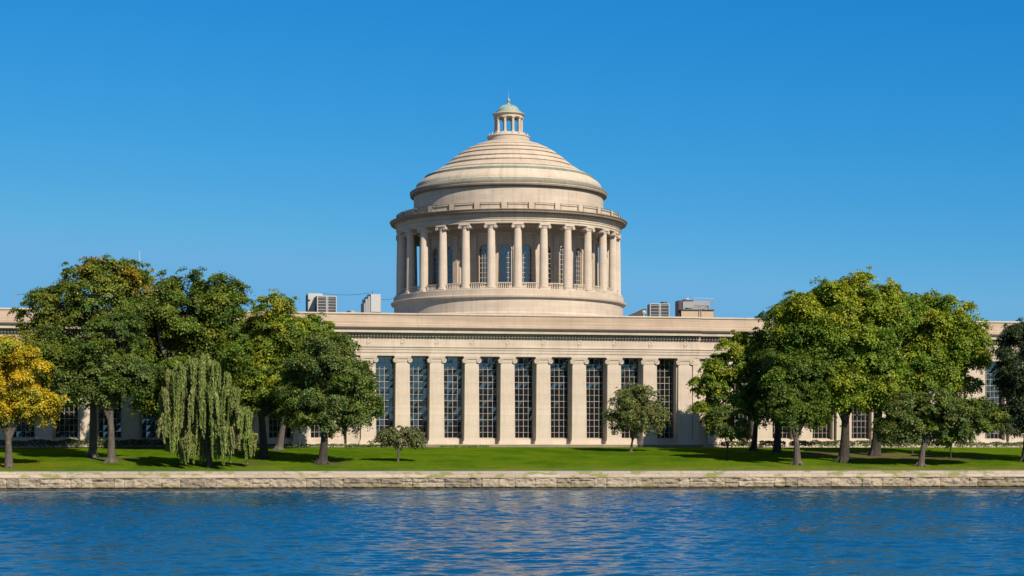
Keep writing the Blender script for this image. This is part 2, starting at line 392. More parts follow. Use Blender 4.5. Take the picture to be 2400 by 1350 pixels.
    while x < 95:                                   # individual coping slabs, each a hair different
        L_ = rs2.uniform(2.6, 4.6); e = min(x + L_, 95); j = rs2.uniform(-0.02, 0.02)
        vs = []
        for z in (1.475, 2.115 + j * 0.6):
            for X_, d_ in ((x + .008, 0.30 + j), (e - .008, 0.30 + j), (e - .008, 0.95), (x + .008, 0.95)): vs.append((X_, WS * X_ + d_, z))
        b.add(vs, [(3, 2, 1, 0), (4, 5, 6, 7), (0, 1, 5, 4), (1, 2, 6, 5), (2, 3, 7, 6), (3, 0, 4, 7)]); x = e
    b.build('upper_course', m.m, root)
    b = MB(); x = -95.0
    while x < 95:
        L_ = rs2.uniform(2.2, 4.0); e = min(x + L_, 95); j = rs2.uniform(-0.03, 0.02)
        vs = []
        for z in (1.365, 1.478 + j * 0.4):
            for X_, d_ in ((x + .01, -0.19 + j), (e - .01, -0.19 + j), (e - .01, 0.9), (x + .01, 0.9)): vs.append((X_, WS * X_ + d_, z))
        b.add(vs, [(3, 2, 1, 0), (4, 5, 6, 7), (0, 1, 5, 4), (1, 2, 6, 5), (2, 3, 7, 6), (3, 0, 4, 7)]); x = e
    b.build('ledge', M['ledge'] if 'ledge' in M else m.m, root)
make_wall()

# ------------------------------------------------------------------ water
def make_water():
    rs = np.random.RandomState(12)
    ys = [44.0]
    while ys[-1] < 226: ys.append(ys[-1] + 0.10 + 0.00030 * ys[-1])
    ys = np.array(ys); ts = np.linspace(-0.37, 0.37, 960)
    Y, T = np.meshgrid(ys, ts, indexing='ij'); X = T * Y
    Z = np.zeros_like(X); Dx = np.zeros_like(X); Dy = np.zeros_like(X)
    n = 56
    lam = np.exp(np.linspace(math.log(0.30), math.log(3.6), n))
    patch = 0.55 + 0.75 * vnoise(X / 22, Y / 11, 77) + 0.25 * vnoise(X / 5, Y / 3, 78)
    for i in range(n):
        th = rs.normal(-math.pi / 2 + 0.2, 0.5); k = 2 * math.pi / lam[i]
        sl_ = SLOPE * math.sqrt(2.0 / n) * (1.25 if 0.8 < lam[i] < 2.2 else 0.75 if lam[i] <= 0.8 else 0.5)
        A = sl_ / k; ph = rs.rand() * 6.28
        a = k * (math.cos(th) * X + math.sin(th) * Y) + ph
        Z += A * np.sin(a); Dx += 0.9 * A * math.cos(th) * np.cos(a); Dy += 0.9 * A * math.sin(th) * np.cos(a)
    Z *= patch
    fade = np.clip((WY0 + WS * X - Y) / 6, 0.25, 1); Z *= fade
    V = np.stack([X + Dx, Y + Dy, Z], -1).reshape(-1, 3)
    ny, nx = X.shape; idx = np.arange(nx * ny).reshape(ny, nx)
    q = np.stack([idx[:-1, :-1], idx[:-1, 1:], idx[1:, 1:], idx[1:, :-1]], -1).reshape(-1, 4)
    # the rest of the river as a calm sheet just below the wave troughs
    b = len(V); V = np.vstack([V, [(-3000, -900, -.35), (3000, -900, -.35), (3000, WY0 + WS * 3000 + 2, -.35), (-3000, WY0 - WS * 3000 + 2, -.35)]])
    q = np.vstack([q, [[b, b + 1, b + 2, b + 3]]])
    m = Mat('river_water'); o = m.obj()
    m.b.inputs['Base Color'].default_value = (0.002, 0.066, 0.150, 1)
    m.b.inputs['Roughness'].default_value = 0.06; m.b.inputs['IOR'].default_value = 1.34
    n1 = m.noise(o, 1.0, 3, 0.6, (3.0, 6.5, 1)); m.bump(n1, 0.45, 0.035)
    ob = npmesh('water', V, q, m.m, smooth=True)
    tag(ob, 'blue rippled river water in front of the stone wall', None, None, 'structure')
SLOPE = 0.135
make_water()

# unseen far bank added behind the camera, heights shaped to darken window reflections
def make_reflection_bank():
    rs = np.random.RandomState(5); xs = np.linspace(-900, 1200, 420)
    h = 23 + 5 * fbm(xs / 40, xs * 0, 4, 9) + 24 * np.clip((xs - 192) / 25, 0, 1) * np.clip((370 - xs) / 30, 0, 1)
    V = []; 
    for dy, k in ((0, 0), (-12, 0.8), (-30, 1.0), (-120, 1.05), (-300, 0.0)):
        V.append(np.stack([xs, -250 + dy + 0 * xs, -0.4 + (h + 0.4) * k], -1))
    V = np.array(V); idx = np.arange(5 * 420).reshape(5, 420)
    q = np.stack([idx[:-1, :-1], idx[:-1, 1:], idx[1:, 1:], idx[1:, :-1]], -1).reshape(-1, 4)
    tag(npmesh('reflection_bank', V.reshape(-1, 3), q, plain('reflection_bank_green', (0.035, 0.05, 0.03), 0.9), smooth=True), 'unseen far river bank added to darken the window reflections', None, None, 'structure')
make_reflection_bank()

# ------------------------------------------------------------------ the building
TH = R(10.1); GZ = 5.0
def s_at(px): t = (px - 1200) / F; return 257 * t / (math.cos(TH) - t * math.sin(TH))
bld = empty('domed_building', (0, 257, GZ), TH)
tag(bld, 'long pale limestone neoclassical building with colonnaded rotunda and stepped dome', 'building')
def Z(z): return z - GZ
RC = (5.27, 32.6)                            # rotunda centre in building coordinates

pil = [s_at(p) for p in (864, 944, 1024, 1106, 1190, 1274, 1358, 1440, 1524, 1606)]
cw = [(pil[i] + pil[i + 1]) / 2 for i in range(9)]
s0, s1 = -22.6, 26.6                         # ends of the projecting centre
lw = [-25.9 - 5.6 * i for i in range(12)]
rw = [33.2, 39.0, 44.9, 50.7, 56.7, 63.6, 70.9, 76.8, 82.6]
lw = sorted(lw)

# walls: piers between windows, sill wall, upper wall
b = MB()
GD = 1.8                                     # glass depth behind the pilaster face
edges = [s0 + 0.0]
for i, c in enumerate(cw): edges += [c - 1.33, c + 1.33]
edges.append(s1)
for i in range(0, len(edges), 2): b.box(edges[i], edges[i + 1], 1.25 if 0 < i < len(edges) - 2 else 0.32, 2.4, Z(4.6), Z(17.42))
b.box(s0 + .01, s1 - .01, 1.25, 2.35, Z(4.55), Z(6.0)); b.box(s0 + .02, s1 - .02, 2.37, 14, Z(4.5), Z(17.4))
b.build('centre_wall', M['stone_smooth'], bld)
for ws, e0, e1 in ((lw, -96.0, s0), (rw, s1, 92.0)):
    b = MB(); ed = [e0]
    for c in ws: ed += [c - 1.5, c + 1.5]
    ed.append(e1)
    for i in range(0, len(ed), 2): b.box(ed[i], ed[i + 1], 1.1, 2.6, Z(4.6), Z(17.42))
    b.box(e0 + .01, e1 - .01, 1.0, 2.55, Z(4.55), Z(6.1)); b.box(e0 + .02, e1 - .02, 2.57, 14, Z(4.5), Z(17.4))
    b.build('wing_wall', M['stone_smooth'], bld)
# plinth
b = MB(); b.box(s0 - .1, s1 + .1, -0.35, 1.27, Z(4.3), Z(5.42))
b.box(-96, s0 - .102, 0.35, 1.1, Z(4.3), Z(5.45)); b.box(s1 + .102, 92, 0.35, 1.1, Z(4.3), Z(5.45))
b.build('plinth', M['stone'], bld)
b = MB(); b.box(s0 - .25, s1 + .25, -0.80, -0.352, Z(4.3), Z(5.36)); b.build('step', M['gutter2'], bld)

# entablature: profile extruded along the front  (depth d, z), d negative is towards the river
def extr(prof, x0, x1, off=0.0):
    m_ = MB(); n = len(prof); vs = [(x, d + off, Z(z)) for x in (x0, x1) for d, z in prof]
    fs = [(i, (i + 1) % n, n + (i + 1) % n, n + i) for i in range(n)] + [tuple(range(n))[::-1], tuple(range(n, 2 * n))]
    m_.add(vs, fs); return m_
ent = [(2.6, 17.4), (0.02, 17.4), (0.02, 17.82), (-0.06, 17.84), (-0.06, 18.22), (-0.13, 18.24), (-0.13, 18.5), (-0.24, 18.56), (-0.24, 18.68), (-0.02, 18.74), (-0.02, 19.72), (-0.12, 19.80), (-0.12, 19.86), (2.6, 19.86)]
cor = [(2.6, 19.862), (-0.2, 19.862), (-0.2, 20.40), (-0.34, 20.46), (-0.95, 20.48), (-0.95, 20.78), (-1.05, 20.86), (-1.10, 20.94), (2.6, 20.94)]
gut = [(2.6, 20.942), (-1.16, 20.942), (-1.2, 21.1), (-1.0, 21.18), (-0.4, 21.24), (2.6, 21.26)]
par = [(1.6, 21.262), (-0.35, 21.262), (-0.35, 21.62), (-0.28, 21.68), (-0.28, 22.0), (-0.20, 22.04), (-0.20, 22.92), (1.6, 22.92)]
cop = [(1.7, 22.922), (-0.30, 22.922), (-0.34, 23.02), (-0.30, 23.16), (1.7, 23.18)]
secs = [(-96.0, s1, 0.0), (s1 + .002, 92.0, 0.6)]
def sect(prof, name, mat):
    b = MB()
    for x0, x1, off in secs:
        e = extr(prof, x0, x1, off); b.add(e.v, e.f)
    return b.build(name, mat, bld)
sect(ent, 'entablature', M['corn']); sect(cor, 'cornice', M['corn']); sect(gut, 'gutter', M['gutter'])
sect(par, 'parapet', M['parapet']); sect(cop, 'coping', M['corn'])
for x0, x1, off in secs:
    b = MB(); x = x0 + .1
    while x < x1 - .3: b.box(x, x + 0.22, off - 0.42, off - 0.202, Z(19.98), Z(20.34)); x += 0.42
    b.build('dentil_course', M['corn'], bld)
b = MB(); b.box(-96, 92, 1.72, 60, Z(21.9), Z(22.3)); b.build('roof', M['roof'], bld)
b = MB(); b.box(-95.9, 91.9, 14.02, 59.9, Z(4.6), Z(21.898)); b.build('rear_wall', M['stone'], bld)

# window prototypes
def window(wd, z0, z1, cols, rows, loc):
    f = MB(); h = z1 - z0; t = 0.02
    f.box(-wd / 2, -wd / 2 + .09, -.1, .06, 0, h); f.box(wd / 2 - .09, wd / 2, -.1, .06, 0, h); f.box(-wd / 2 + .09, wd / 2 - .09, -.1, .06, 0, .12); f.box(-wd / 2 + .09, wd / 2 - .09, -.1, .06, h - .1, h)
    for i in range(1, cols):
        x = -wd / 2 + wd * i / cols; k = t * (1.5 if i * 2 == cols else 1); f.box(x - k, x + k, -.075, .02, .12, h - .1)
    for j in range(1, rows):
        z = h * j / rows; k = t * (1.5 if j in (3, 6, 9) else 1.0); f.box(-wd / 2 + .09, wd / 2 - .09, -.085 if j in (3, 6, 9) else -.07, .015, z - k, z + k)
    o = f.build('window', M['frame'], bld, loc)
    rs_ = random.Random(int(loc[0] * 10)); g = MB()
    for i in range(cols):
        for j in range(rows):                      # panes catch the light at slightly different angles
            x0, x1 = -wd / 2 + wd * i / cols, -wd / 2 + wd * (i + 1) / cols; za, zb = h * j / rows, h * (j + 1) / rows
            d = [rs_.uniform(-.011, .011) for _ in range(4)]
            g.add([(x0, d[0], za), (x1, d[1], za), (x1, d[2], zb), (x0, d[3], zb)], [(0, 1, 2, 3)])
    g.build('pane', M['glass'], o)
    b_ = MB(); b_.box(-wd / 2 - .02, wd / 2 + .02, -.5, -.102, -.22, 0.02); b_.build('sill', M['stone_smooth'], o)
    return o
w1 = window(2.66, 6.2, 17.4, 4, 13, (cw[0], GD, Z(6.2)))
for c in cw[1:]:
    o = copy_tree(w1); o.location = (c, GD, Z(6.2))
w2 = window(3.0, 6.2, 17.4, 5, 13, (lw[0], GD + .35, Z(6.2)))
for c in lw[1:] + rw:
    o = copy_tree(w2); o.location = (c, GD + .35, Z(6.2))
# pilasters (> capital, base)
def pilaster(loc, dep=1.26, wb=2.08, wt=1.90):
    p = MB(); n = 1
    z0, z1 = 6.05, 16.5
    vs = [(-wb / 2, 0, Z(z0)), (wb / 2, 0, Z(z0)), (wb / 2, dep, Z(z0)), (-wb / 2, dep, Z(z0)), (-wt / 2, .07, Z(z1)), (wt / 2, .07, Z(z1)), (wt / 2, dep, Z(z1)), (-wt / 2, dep, Z(z1))]
    p.add(vs, [(3, 2, 1, 0), (4, 5, 6, 7), (0, 1, 5, 4), (1, 2, 6, 5), (2, 3, 7, 6), (3, 0, 4, 7)])
    o = p.build('pilaster', M['stone_smooth'], bld, loc)
    c = MB(); c.box(-wt / 2 - .04, wt / 2 + .04, .03, dep, Z(16.502), Z(16.62)); c.box(-wt / 2 + .1, wt / 2 - .1, .0, dep, Z(16.622), Z(17.02))
    c.box(-1.0, 1.0, -.10, dep, Z(17.022), Z(17.19)); c.box(-1.14, 1.14, -.12, dep, Z(17.192), Z(17.398))
    for sx in (-1, 1):
        x = sx * 0.98; c.disc_y(x, Z(16.80), .34, -.09, dep - .05, 20); c.ring_y(x, Z(16.80), .30, .05, -.09, 20); c.ring_y(x, Z(16.80), .15, .045, -.10, 14); c.disc_y(x, Z(16.80), .06, -.15, -.09, 10)
    c.build('capital', M['corn'], o)
    c = MB(); c.box(-wb / 2 - .26, wb / 2 + .26, -.28, dep, Z(5.422), Z(5.66)); c.box(-wb / 2 - .18, wb / 2 + .18, -.18, dep, Z(5.662), Z(5.84)); c.box(-wb / 2 - .07, wb / 2 + .07, -.05, dep, Z(5.842), Z(6.048))
    c.build('base', M['stone_smooth'], o)
    return o
p0 = pilaster((pil[0], 0, 0))
for s_ in pil[1:]:
    o = copy_tree(p0); o.location = (s_, 0, 0)
wp = [(lw[i] + lw[i + 1]) / 2 for i in range(len(lw) - 1)] + [(rw[i] + rw[i + 1]) / 2 for i in range(len(rw) - 1)] + [s1 + 2.4]
q0 = None
for s_ in wp:
    o = copy_tree(p0); o.location = (s_, 0.52, 0)
# corner return pilaster strip on the pier right of the last window
b = MB(); b.box(s1 - .96, s1 - .06, .12, .6, Z(5.43), Z(16.5)); b.box(s1 - 1.0, s1 - .02, .08, .6, Z(16.502), Z(17.398)); b.build('corner_strip', M['stone_smooth'], bld)
# cartouches on the frieze
c = MB(); c.ring_y(0, 0, .26, .055, 0, 18, 1.75); c.disc_y(0, 0, .16, -.05, .03, 14); c.box(-.13, .13, -.07, .02, .46, .60)
c0 = c.build('cartouche', M['corn'], bld, (pil[0], -.03, Z(19.2)))
for s_ in pil[1:]:
    o = c0.copy(); COL.objects.link(o); o.location = (s_, -.03, Z(19.2))

# ------------------------------------------------------------------ rotunda
def rot(mb, name, mat, smooth=True, parent=None):
    mb.v = [(x, y, z - GZ) for x, y, z in mb.v]
    if parent is None: return mb.build(name, mat, bld, (RC[0], RC[1], 0), -TH, smooth)
    return mb.build(name, mat, parent, (0, 0, 0), 0, smooth)
SEG = 216
b = MB(); b.lathe([(17.95, 21.5), (17.95, 24.55), (17.85, 24.7), (17.66, 24.8), (17.66, 26.62), (17.8, 26.66), (17.86, 26.78), (18.08, 26.84), (18.16, 27.0), (18.16, 27.16), (18.0, 27.24), (17.74, 27.28), (17.74, 28.04), (17.6, 28.1), (12.5, 28.1)], SEG)
rot(b, 'drum_base', M['drum'])
NB = 27; PH0 = R(4.7); DPH = 2 * math.pi / NB
# inner wall with arched openings
b = MB(); RW = 13.5; WW = 1.75; ZB, ZSP, ZT = 29.35, 34.15, 38.4; hw = WW / 2
def cy(u, z, r=RW): a = u / RW; return (r * math.sin(a), -r * math.cos(a), z)
win_bays = []
for k in range(NB):
    a_c = PH0 + (k + 0.5) * DPH; a_n = (a_c + math.pi) % (2 * math.pi) - math.pi
    hb = DPH / 2 * RW; uc = a_c * RW
    if abs(a_n) > R(100):
        for t in range(6):
            ua, ub = uc - hb + 2 * hb * t / 6, uc - hb + 2 * hb * (t + 1) / 6
            b.add([cy(ua, 28.1), cy(ub, 28.1), cy(ub, ZT), cy(ua, ZT)], [(0, 1, 2, 3)])
        continue
    win_bays.append(a_n)
    for ua, ub in ((-hb, -(hb + hw) / 2), (-(hb + hw) / 2, -hw), (hw, (hb + hw) / 2), ((hb + hw) / 2, hb)):
        b.add([cy(uc + ua, 28.1), cy(uc + ub, 28.1), cy(uc + ub, ZSP), cy(uc + ua, ZSP)], [(0, 1, 2, 3)])
        b.add([cy(uc + ua, ZSP), cy(uc + ub, ZSP), cy(uc + ub, ZT), cy(uc + ua, ZT)], [(0, 1, 2, 3)])
    b.add([cy(uc - hw, 28.1), cy(uc, 28.1), cy(uc + hw, 28.1), cy(uc + hw, ZB), cy(uc, ZB), cy(uc - hw, ZB)], [(0, 1, 4, 5), (1, 2, 3, 4)])
    na = 14; arc = [(uc - hw * math.cos(math.pi * i / na), ZSP + hw * math.sin(math.pi * i / na)) for i in range(na + 1)]
    for i in range(na):
        (u0, z0), (u1, z1) = arc[i], arc[i + 1]
        b.add([cy(u0, z0), cy(u1, z1), cy(u1, ZT), cy(u0, ZT)], [(0, 1, 2, 3)])
    loop = [(uc - hw, ZB)] + arc + [(uc + hw, ZB)]
    for i in range(len(loop)):
        (u0, z0), (u1, z1) = loop[i], loop[(i + 1) % len(loop)]
        b.add([cy(u0, z0), cy(u1, z1), cy(u1, z1, RW - .5), cy(u0, z0, RW - .5)], [(0, 1, 2, 3)])
    # archivolt
    for i in range(na):
        a0_, a1_ = math.pi * i / na, math.pi * (i + 1) / na; ro = hw + .26; ri = hw + .04
        ps = [(uc - ri * math.cos(a0_), ZSP + ri * math.sin(a0_)), (uc - ri * math.cos(a1_), ZSP + ri * math.sin(a1_)), (uc - ro * math.cos(a1_), ZSP + ro * math.sin(a1_)), (uc - ro * math.cos(a0_), ZSP + ro * math.sin(a0_))]
        b.add([cy(u, z, RW + .07) for u, z in ps] + [cy(u, z, RW - .02) for u, z in ps], [(0, 1, 2, 3), (0, 1, 5, 4), (2, 3, 7, 6)])
iw = rot(b, 'rotunda_wall', M['ring'], False)
b = MB(); b.lathe([(13.48, 36.5), (13.7, 36.5), (13.76, 36.7), (13.66, 36.9), (13.66, 37.5), (13.9, 37.6), (14.0, 37.9), (14.0, 38.41)], 144)
rot(b, 'rotunda_band', M['ring'])
b = MB()
b.lathe([(13.4, 38.42), (16.1, 38.42), (16.1, 37.7), (17.2, 37.7), (17.2, 38.0), (17.29, 38.02), (17.27, 38.3), (17.36, 38.34), (17.36, 38.42), (17.22, 38.46), (17.22, 38.84), (17.3, 38.9), (17.34, 39.10)], SEG)
rot(b, 'rotunda_entablature', M['ring'])
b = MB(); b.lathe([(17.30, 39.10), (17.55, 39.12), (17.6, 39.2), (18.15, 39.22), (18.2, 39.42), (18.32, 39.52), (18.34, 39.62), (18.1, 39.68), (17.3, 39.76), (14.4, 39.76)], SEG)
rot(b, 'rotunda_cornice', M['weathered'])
b = MB()
nd = 216
for i in range(nd):
    a = 2 * math.pi * i / nd; b.box(-.13, .13, -17.56, -17.3, 38.93, 39.15, rz=a)
rot(b, 'rotunda_dentil_course', M['ring'], False)
# ring parapet
b = MB(); b.lathe([(17.2, 39.73), (17.2, 39.84), (17.08, 39.9), (17.08, 40.42), (17.22, 40.46), (17.22, 40.6), (16.75, 40.62), (16.75, 39.72)], SEG)
for k in range(NB):
    a = PH0 + (k + 0.5) * DPH; b.box(-.42, .42, -17.3, -16.7, 39.72, 40.68, rz=a)
rot(b, 'ring_parapet', M['ring'], False)
b = MB()
for k in range(NB):
    a = PH0 + (k + 0.5) * DPH
    for da in (-1.6, 1.6):
        q = a + R(da); b.tube([(17.3 * math.sin(q), -17.3 * math.cos(q), 39.75), (17.3 * math.sin(q), -17.3 * math.cos(q), 40.72)], .035, 5)
b.lathe([(17.2, 40.64), (17.26, 40.65), (17.26, 40.69), (17.2, 40.70), (17.2, 40.64)], SEG)
rot(b, 'handrail', M['dmetal'], False)

# colonnade column (> capital, base, pedestal)
def ring_pos(a, r): # building-local location and rotation for something standing at angle a facing outwards
    x, y = r * math.sin(a), -r * math.cos(a); c_, s_ = math.cos(-TH), math.sin(-TH)
    return (RC[0] + x * c_ - y * s_, RC[1] + x * s_ + y * c_, 0), a - TH
def flute(a): return 1 - 0.055 * (0.5 + 0.5 * math.cos(a * 20)) ** 0.6
b = MB(); prof = []
for i in range(9):
    t = i / 8; prof.append((.66 - .115 * t ** 1.6, Z(28.62 + (37.0 - 28.62) * t)))
b.lathe(prof, 100, fl=flute)
A0 = PH0 - 0 * DPH
loc, rz = ring_pos(PH0, 16.68)
col0 = b.build('column', M['stone_smooth'], bld, loc, rz)
c = MB(); c.lathe([(.54, Z(36.98)), (.60, Z(37.02)), (.60, Z(37.1)), (.56, Z(37.12)), (.66, Z(37.3))], 32); c.box(-.62, .62, -.56, .56, Z(37.302), Z(37.44)); c.box(-.82, .82, -.68, .68, Z(37.442), Z(37.698))
for sx in (-1, 1):
    c.disc_y(sx * .72, Z(37.20), .25, -.62, .62, 16); c.ring_y(sx * .72, Z(37.20), .21, .04, -.62, 16); c.disc_y(sx * .72, Z(37.20), .08, -.67, -.62, 8)
c.build('capital', M['corn'], col0)
c = MB(); c.box(-.86, .86, -.86, .86, Z(28.102), Z(28.26)); c.lathe([(.80, Z(28.262)), (.86, Z(28.32)), (.80, Z(28.40)), (.70, Z(28.44)), (.74, Z(28.52)), (.72, Z(28.6)), (.62, Z(28.64))], 32)
c.build('base', M['stone_smooth'], col0)
for k in range(1, NB):
    o = copy_tree(col0); a = PH0 + k * DPH; l_, r_ = ring_pos(a, 16.68); o.location = l_; o.rotation_euler = (0, 0, r_)
# inner pilasters
b = MB(); b.box(-.42, .42, -.24, .3, Z(28.102), Z(36.1)); b.box(-.52, .52, -.30, .3, Z(36.102), Z(36.48)); b.box(-.52, .52, -.32, .3, Z(28.1), Z(28.6))
l_, r_ = ring_pos(PH0, 13.5); ip = b.build('inner_pilaster', M['ring'], bld, l_, r_)
for k in range(1, NB):
    a = PH0 + k * DPH; an = (a + math.pi) % (2 * math.pi) - math.pi
    if abs(an) < R(100):
        o = ip.copy(); COL.objects.link(o); l_, r_ = ring_pos(a, 13.5); o.location = l_; o.rotation_euler = (0, 0, r_)
# arched windows (> pane, sill) and railings
def arched():
    f = MB(); h = ZSP - ZB; t = .035
    for x in (-hw + .04, -hw / 2 + .02, 0, hw / 2 - .02, hw - .04):
        top = h + math.sqrt(max(hw * hw - x * x, 0)) - .02; f.box(x - t, x + t, -.06, .03, 0, top)
    for j in range(0, 8): z = .04 + j * h / 6.6; w_ = hw if z <= h else math.sqrt(max(hw * hw - (z - h) ** 2, .01)); f.box(-w_, w_, -.055, .025, z - t, z + t)
    na = 14
    for i in range(na):
        a0_, a1_ = math.pi * i / na, math.pi * (i + 1) / na
        p = [(-r * math.cos(q), y, h + r * math.sin(q)) for y in (-.07, .03) for r, q in ((hw, a0_), (hw, a1_), (hw - .08, a1_), (hw - .08, a0_))]
        f.add(p, [(0, 1, 2, 3), (4, 5, 6, 7), (2, 3, 7, 6)])
    l_, r_ = ring_pos(win_bays[0], RW - .42); l_ = (l_[0], l_[1], Z(ZB))
    o = f.build('arched_window', M['frame'], bld, l_, r_)
    g = MB(); g.add([(-hw, 0, 0), (hw, 0, 0)] + [(hw * math.cos(math.pi * i / na), 0, h + hw * math.sin(math.pi * i / na)) for i in range(na + 1)], [tuple(range(na + 3))])
    g.build('pane', M['glass'], o)
    s_ = MB(); s_.box(-hw - .15, hw + .15, -.62, -.07, -.2, .0); s_.build('sill', M['ring'], o)
    return o
aw = arched()
for a in win_bays[1:]:
    o = copy_tree(aw); l_, r_ = ring_pos(a, RW - .42); o.location = (l_[0], l_[1], Z(ZB)); o.rotation_euler = (0, 0, r_)
b = MB(); span = 16.9 * DPH - 1.75
b.box(-span / 2, span / 2, -.09, .09, Z(28.96), Z(29.07)); b.box(-span / 2, span / 2, -.09, .09, Z(28.102), Z(28.22))
for i in range(8):
    x = -span / 2 + span * (i + .5) / 8; b.tube([(x, 0, Z(28.2)), (x, 0, Z(28.38)), (x, 0, Z(28.6)), (x, 0, Z(28.98))], [.055, .085, .055, .05], 6)
l_, r_ = ring_pos(win_bays[0], 16.9); rl = b.build('railing', M['stone_smooth'], bld, l_, r_)
for a in win_bays[1:]:
    o = rl.copy(); COL.objects.link(o); l_, r_ = ring_pos(a, 16.9); o.location = l_; o.rotation_euler = (0, 0, r_)
# upper drum, cornice, dome
b = MB(); b.lathe([(14.72, 39.72), (14.72, 41.0), (14.63, 41.06), (14.63, 43.42)], SEG)
rot(b, 'upper_drum', M['drum'])
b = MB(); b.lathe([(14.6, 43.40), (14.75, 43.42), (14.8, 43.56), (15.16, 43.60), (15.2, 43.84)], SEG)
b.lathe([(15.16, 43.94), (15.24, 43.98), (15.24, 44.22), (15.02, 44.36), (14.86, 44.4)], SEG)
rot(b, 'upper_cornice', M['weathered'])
b = MB(); b.lathe([(15.2, 43.84), (15.18, 43.94)], SEG); rot(b, 'upper_cornice_band', M['ring'])
b = MB(); b.lathe([(14.86, 44.4), (14.75, 44.55), (14.38, 44.78)], SEG); b.lathe([(13.16, 46.30), (13.0, 46.36), (12.98, 46.62), (12.86, 46.68)], SEG)
rot(b, 'copper_flashing', M['copper_aged'])
b = MB(); b.lathe([(14.4, 44.74), (14.4, 44.84), (14.32, 44.9), (14.30, 45.24), (14.12, 45.5), (13.7, 45.88), (13.2, 46.2), (13.1, 46.32)], SEG)
rs_, zs_ = [12.86, 11.5, 9.9, 8.95, 7.86, 6.76, 5.62, 4.42, 3.3], [46.70, 47.36, 48.42, 49.22, 50.08, 50.82, 51.42, 51.90, 52.20]
pf = [(12.86, 46.62)]
for i in range(8):                              # stepped rings: sloped tread, then a riser with a projecting lip
    r0, z0, r1, z1 = rs_[i], zs_[i], rs_[i + 1], zs_[i + 1]; h = 0.30 if i < 3 else 0.22
    pf += [(r0 - .12, z0 + .02), ((r0 + r1) / 2 - .02, (z0 + z1 - h) / 2 + .16), (r1 - .10, z1 - h), (r1 - .07, z1 - h * .45), (r1 + .05, z1 - h * .38), (r1 + .03, z1 - .03)]
pf += [(3.1, 52.2)]
b.lathe(pf, SEG)
rot(b, 'dome', M['dome'])
# lantern (> lantern columns, entablature, cupola, finial, posts)
b = MB(); b.lathe([(3.22, 51.8), (3.22, 52.84), (3.34, 52.9), (3.36, 53.0), (3.24, 53.08), (2.7, 53.12), (2.62, 53.44), (2.5, 53.5), (0.0, 53.5)], 96)
lan = rot(b, 'lantern', M['lantern'])
for k in range(10):
    a = R(20 + 36 * k); c = MB(); x, y = 2.0 * math.sin(a), -2.0 * math.cos(a)
    c.box(-.29, .29, -.29, .29, 53.502, 53.62, rz=a, c=(x, y)); c.lathe([(.27, 53.62), (.25, 53.72), (.22, 53.76), (.19, 55.62), (.24, 55.68), (.27, 55.78)], 20, c=(x, y)); c.box(-.29, .29, -.29, .29, 55.78, 55.93, rz=a, c=(x, y))
    rot(c, 'lantern_column', M['lantern'], True, lan)
c = MB(); c.lathe([(1.72, 56.3), (1.72, 55.93), (2.24, 55.93), (2.24, 56.22), (2.3, 56.28), (2.45, 56.34), (2.54, 56.46), (2.5, 56.54), (2.1, 56.62), (1.7, 56.6)], 72); c.cap(1.75, 56.2, 48)
rot(c, 'lantern_entablature', M['lantern'], True, lan)
pr = [(2.38, 56.56), (2.0, 56.74), (1.97, 56.9), (1.7, 56.98), (1.62, 57.02)] + [(1.6 * math.cos(R(t)), 57.02 + 0.98 * math.sin(R(t))) for t in range(0, 76, 8)] + [(.36, 58.02), (.3, 58.12), (.15, 58.2), (.12, 58.42)]
c = MB(); c.lathe(pr, 64)
for k in range(16):
    a = 2 * math.pi * k / 16
    c.tube([(1.6 * math.cos(R(t)) * math.sin(a), -1.6 * math.cos(R(t)) * math.cos(a), 57.03 + .98 * math.sin(R(t))) for t in range(0, 80, 12)], .035, 5)
rot(c, 'cupola', M['copper'], True, lan)
c = MB(); c.lathe([(.12, 58.4), (.2, 58.46), (.26, 58.6), (.27, 58.72), (.2, 58.86), (.1, 58.92), (.12, 59.0), (.05, 59.12), (.03, 59.14)], 20); c.tube([(0, 0, 59.1), (0, 0, 60.2)], [.025, .012], 6)
rot(c, 'finial', M['copper'], True, lan)
c = MB()
for k in range(16):
    a = 2 * math.pi * (k + .5) / 16; x, y = 2.98 * math.sin(a), -2.98 * math.cos(a); c.lathe([(.11, 53.06), (.12, 53.14), (.07, 53.2), (.1, 53.32), (.06, 53.44), (.0, 53.5)], 8, c=(x, y))
rot(c, 'post', M['lantern'], False, lan)

